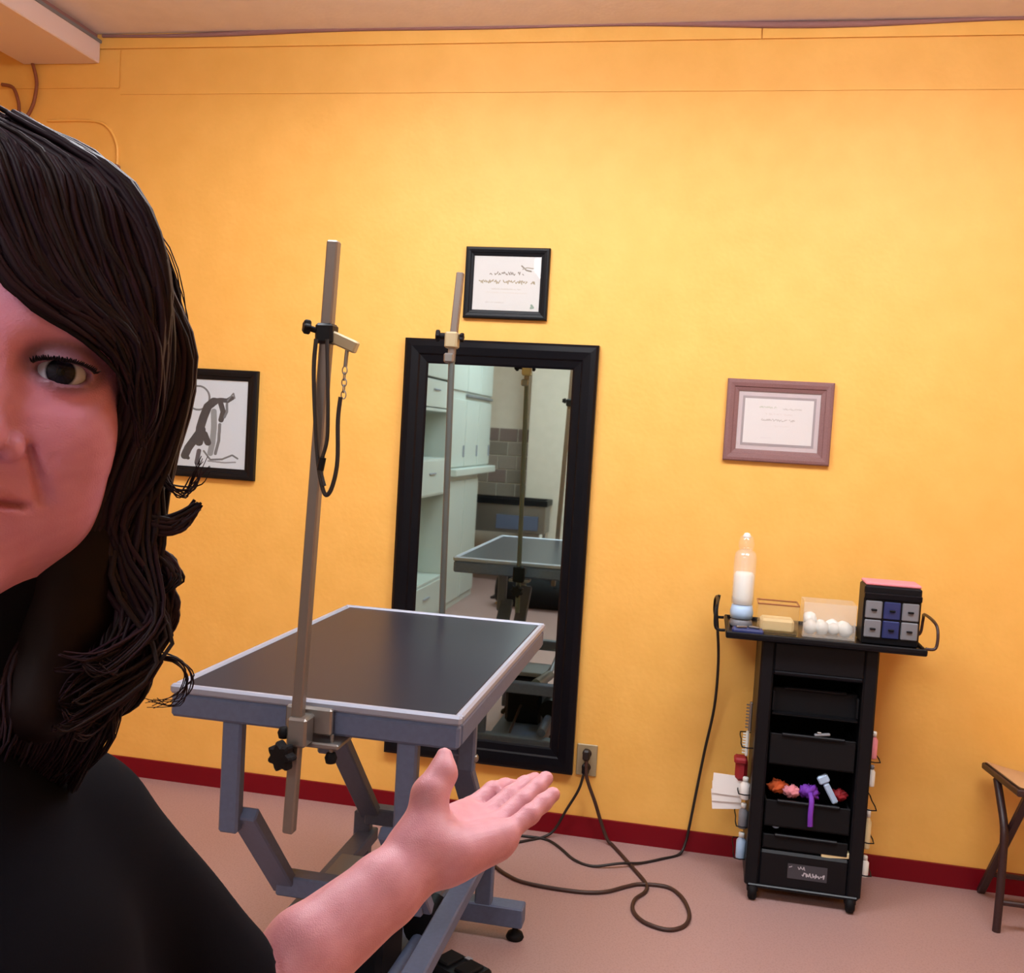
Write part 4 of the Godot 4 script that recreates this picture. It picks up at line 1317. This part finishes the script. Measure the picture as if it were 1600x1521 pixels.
	# ---- eyes
	for s in [-1.0, 1.0]:
		var e := Shell.new()
		var ec := hw(s * 0.0315, -0.0005, -0.0125)
		var look := (v(0, 1.5, 3.672) - ec).normalized()
		var eb := between(V0, look)
		var rows := 28
		var cols := 30
		for r in rows + 1:
			var th := PI * r / rows
			for q in cols:
				var ph := TAU * q / cols
				e.p.append(ec + eb * v(sin(th) * cos(ph), cos(th), sin(th) * sin(ph)) * 0.0122 - o)
				var col := Color(0.38, 0.37, 0.43)
				if th < 0.22:
					col = Color(0.005, 0.005, 0.006)
				elif th < 0.54:
					col = Color(0.008, 0.007, 0.014) * (1.0 + 0.4 * sin(ph * 17.0))
				elif th < 0.60:
					col = Color(0.006, 0.006, 0.010)
				e.c.append(Color(col.r, col.g, col.b, 1.0))
		for r in rows:
			for q in cols:
				var n0 := r * cols + q
				var n1 := r * cols + (q + 1) % cols
				e.i.append_array([n0, n1, n1 + cols, n0, n1 + cols, n0 + cols])
		skin_obj("eye", e, M.eye, p)
		var lash := mb()
		for k in 34:
			var u := lerpf(-1.0, 1.0, k / 33.0)
			var rt := v(s * 0.0322 + u * 0.0138, 0.0048 * sqrt(maxf(0.0, 1.0 - u * u * 0.9)) + 0.0006, 0.0008 - 0.0045 * absf(u))
			tube(lash, PackedVector3Array([hw(rt.x, rt.y, rt.z) - o, hw(rt.x + u * 0.0012, rt.y + 0.0002, rt.z + 0.0028) - o, hw(rt.x + u * 0.0022 + rng.randf_range(-0.0006, 0.0006), rt.y + 0.0012 + rng.randf_range(0.0, 0.0008), rt.z + 0.0044) - o]), [0.0008, 0.0006, 0.0002], 4)
		obj("eyelashes", lash, M.black, p)
	build_hair(p, o)

# ---- hair: many tapering locks combed from the parting, each a clump of strands
var hair := Shell.new()

func lock(ctrl: Array, r: float, jitter: float, tip := 0.15, o := V0, strands := 6) -> void:
	var base := []
	for k in ctrl.size():
		var q: Vector3 = ctrl[k]
		var j := jitter * (0.4 + 0.6 * float(k) / (ctrl.size() - 1))
		base.append(q + v(rng.randf_range(-j, j), rng.randf_range(-j, j), rng.randf_range(-j, j)))
	var tone := rng.randf_range(0.7, 1.4)
	for s in strands:
		var off := v(rng.randf_range(-1, 1), rng.randf_range(-1, 1), rng.randf_range(-1, 1)) * r * 0.8
		var pts := []
		for k in base.size():
			var spread := 1.0 if k < base.size() - 1 else 0.35
			pts.append(base[k] + off * spread + v(rng.randf_range(-1, 1), rng.randf_range(-1, 1), rng.randf_range(-1, 1)) * r * 0.25)
		strand(pts, r * 0.45 if strands > 1 else r, tip, tone * rng.randf_range(0.85, 1.15), o)

func strand(pts: Array, r: float, tip: float, tone: float, o: Vector3) -> void:
	var path := spline(pts, 4)
	var n := path.size()
	const SIDES := 4
	var col := Color(0.0170 * tone, 0.0082 * tone, 0.0112 * tone)
	var start := hair.p.size()
	var x := Vector3.ZERO
	for i in n:
		var t := (path[mini(i + 1, n - 1)] - path[maxi(i - 1, 0)]).normalized()
		x = t.cross(v(0.3, 0.2, 1.0)).normalized() if i == 0 else (x - t * x.dot(t)).normalized()
		var y := t.cross(x)
		var u := float(i) / (n - 1)
		var rr := r * minf(1.0, 0.6 + u * 1.5) * lerpf(1.0, tip, smoothstep(0.55, 1.0, u))
		for k in SIDES:
			var a := TAU * k / SIDES
			hair.p.append(HO + HB * (path[i] + (x * cos(a) + y * sin(a)) * rr) - o)
			hair.c.append(col)
	for i in n - 1:
		for k in SIDES:
			var a := start + i * SIDES + k
			var b := start + i * SIDES + (k + 1) % SIDES
			hair.i.append_array([a, b + SIDES, b, a, a + SIDES, b + SIDES])

func build_hair(p: Node3D, o: Vector3) -> void:
	rng.seed = 77
	# the mass of hair over the skull and down to the shoulders
	var m := []
	ell(m, hw(0, 0.034, -0.096), v(0.082, 0.090, 0.102), 0.02, false, HB)
	for s in [-1.0, 1.0]:
		cap(m, hw(s * 0.063, 0.02, -0.075), hw(s * 0.070, -0.08, -0.085), 0.024, 0.026, 0.03)
		cap(m, hw(s * 0.070, -0.08, -0.085), hw(s * 0.070, -0.175, -0.080), 0.030, 0.026, 0.03)
		cap(m, hw(s * 0.052, -0.105, -0.065), hw(s * 0.050, -0.18, -0.050), 0.026, 0.022, 0.03)
	ell(m, hw(0, -0.06, -0.14), v(0.085, 0.12, 0.05), 0.03, false, HB)
	ell(m, hw(0, -0.040, 0.0), v(0.061, 0.080, 0.075), 0.012, true, HB)
	nets(m, v(-0.62, 1.26, 2.96), v(-0.16, 1.72, 3.34), 0.006, hair, func(_w: Vector3) -> Color: return Color(0.004, 0.0025, 0.003))
	for k in hair.p.size():
		hair.p[k] -= o
	# crown to the side, both sides
	for s in [-1.0, 1.0]:
		for k in 150:
			var f := rng.randf()                       # front to back
			var g := lerpf(0.90, 1.0, minf(1.0, f * 1.6))
			var root := v(s * rng.randf_range(-0.01, 0.03) - 0.02, 0.121 - 0.022 * absf(f - 0.35), lerpf(-0.035, -0.15, f))
			var zz := lerpf(-0.030, -0.135, f)
			var out := rng.randf_range(0.0, 0.006)
			var len := rng.randf_range(0.8, 1.05)
			var wave := rng.randf_range(-1.0, 1.0) * 0.010
			lock([root, v(s * (0.036 + out), 0.100 + out, zz - 0.005), v(s * (0.069 + out) * g, 0.063, zz - 0.012), v(s * (0.100 + out) * g, 0.020, zz - 0.022), v(s * ((0.096 + out) * g), -0.045 * len, zz - 0.022), v(s * (0.080 + out * 2.0 + wave), -0.100 * len, zz - 0.012), v(s * (0.090 + out * 2.0 - wave), -0.150 * len, zz - 0.008), v(s * (0.078 + wave), -0.180 * len, zz + 0.004), v(s * (0.066 + wave), -0.182 * len, zz + 0.012)], rng.randf_range(0.0035, 0.006), 0.004, 0.2, o)
	# more over the top of the head, closing the crown
	for k in 90:
		var f := rng.randf()
		lock([v(rng.randf_range(-0.03, 0.0), 0.119, -0.04 - 0.06 * f), v(0.034, 0.100, -0.035 - 0.06 * f), v(0.066, 0.063, -0.045 - 0.05 * f), v(0.084, 0.020, -0.055 - 0.04 * f), v(0.086, -0.03, -0.06 - 0.03 * f)], 0.005, 0.004, 0.4, o)
	# front locks beside the cheeks, falling over the collar
	for s in [-1.0, 1.0]:
		for k in 120:
			var f := pow(rng.randf(), 1.4)
			var wave := rng.randf_range(-1.0, 1.0) * 0.008
			lock([v(-0.02 + s * 0.015, 0.117, -0.03 - 0.01 * f), v(s * 0.046, 0.094, -0.012), v(s * 0.070, 0.050, -0.014), v(s * (0.069 + 0.014 * f), 0.0, -0.026 - 0.02 * f), v(s * (0.067 + 0.016 * f), -0.05, -0.042 - 0.02 * f), v(s * (0.055 + 0.03 * f + wave), -0.105, -0.052 - 0.02 * f), v(s * (0.024 + 0.07 * f - wave), -0.150, -0.046), v(s * (0.016 + 0.075 * f + wave), -0.195, -0.045), v(s * (0.010 + 0.07 * f), -0.235, -0.075)], rng.randf_range(0.003, 0.0055), 0.004, 0.2, o)
	# fringe swept across the forehead
	for k in 84:
		var f := float(k) / 83.0
		lock([v(-0.034, 0.117, -0.035 - 0.01 * rng.randf()), v(lerpf(-0.03, 0.03, f), 0.098, 0.000 - 0.010 * f), v(lerpf(-0.018, 0.050, f), 0.068, 0.005 - 0.012 * f), v(lerpf(0.004, 0.062, f), lerpf(0.037, 0.047, f), 0.006 - 0.016 * f), v(lerpf(0.040, 0.072, f), lerpf(0.023, 0.020, f), -0.002 - 0.012 * f), v(lerpf(0.063, 0.078, f), lerpf(0.008, -0.012, f), -0.020 - 0.01 * f), v(0.076, -0.03, -0.034)], rng.randf_range(0.003, 0.005), 0.0032, 0.25, o)
	for k in 44:
		var f := float(k) / 43.0
		lock([v(-0.036, 0.117, -0.035), v(lerpf(-0.034, -0.07, f), 0.095, -0.005 - 0.015 * f), v(lerpf(-0.040, -0.076, f), 0.06, 0.0 - 0.018 * f), v(lerpf(-0.052, -0.080, f), lerpf(0.032, 0.02, f), -0.008 - 0.016 * f), v(-0.082, -0.02, -0.04)], rng.randf_range(0.003, 0.005), 0.003, 0.2, o)
	# flips and curls that leave the outline on her left
	for k in 13:
		lock([v(0.076, -0.005, -0.055), v(0.078, -0.046, -0.055), v(0.084, -0.070, -0.052), v(0.097, -0.076, -0.050), v(0.108, -0.072, -0.050), v(0.114, -0.063, -0.050)], 0.0036, 0.0028, 0.5, o)
	for k in 12:
		lock([v(0.078, -0.035, -0.055), v(0.080, -0.076, -0.055), v(0.092, -0.090, -0.052), v(0.106, -0.097, -0.050), v(0.110, -0.107, -0.050), v(0.100, -0.115, -0.050)], 0.0034, 0.0034, 0.3, o)
	for k in 12:
		lock([v(0.082, -0.07, -0.055), v(0.090, -0.102, -0.055), v(0.104, -0.110, -0.052), v(0.110, -0.124, -0.050), v(0.104, -0.138, -0.050), v(0.092, -0.142, -0.052)], 0.0032, 0.0036, 0.3, o)
	for k in 14:
		lock([v(0.084, -0.11, -0.055), v(0.094, -0.135, -0.055), v(0.102, -0.155, -0.052), v(0.097, -0.176, -0.050), v(0.082, -0.188, -0.050)], 0.0036, 0.004, 0.2, o)
	# single flyaway hairs
	for k in 12:
		lock([v(0.086, -0.03, -0.055), v(0.096, -0.05, -0.052), v(0.106, -0.056, -0.05), v(0.112, -0.048, -0.05), v(0.116, -0.038, -0.05)], 0.0005, 0.005, 0.5, o, 1)
	for k in 9:
		lock([v(0.096, -0.145, -0.055), v(0.108, -0.150, -0.052), v(0.120, -0.153, -0.05), v(0.127, -0.163, -0.05), v(0.123, -0.175, -0.05), v(0.108, -0.178, -0.05)], 0.0005, 0.004, 0.5, o, 1)
	for k in 30:
		var f := rng.randf()
		lock([v(-0.02, 0.122, -0.05), v(0.042, 0.108, -0.06 - 0.03 * f), v(0.078, 0.078, -0.06 - 0.03 * f), v(0.096, 0.03, -0.07), v(0.094, -0.02, -0.07)], 0.0004, 0.005, 0.5, o, 1)
	var hm := skin_obj("hair", hair, M.hair, p)
	hm.set_meta("label", "dark brown wavy shoulder-length hair with a side-swept fringe")
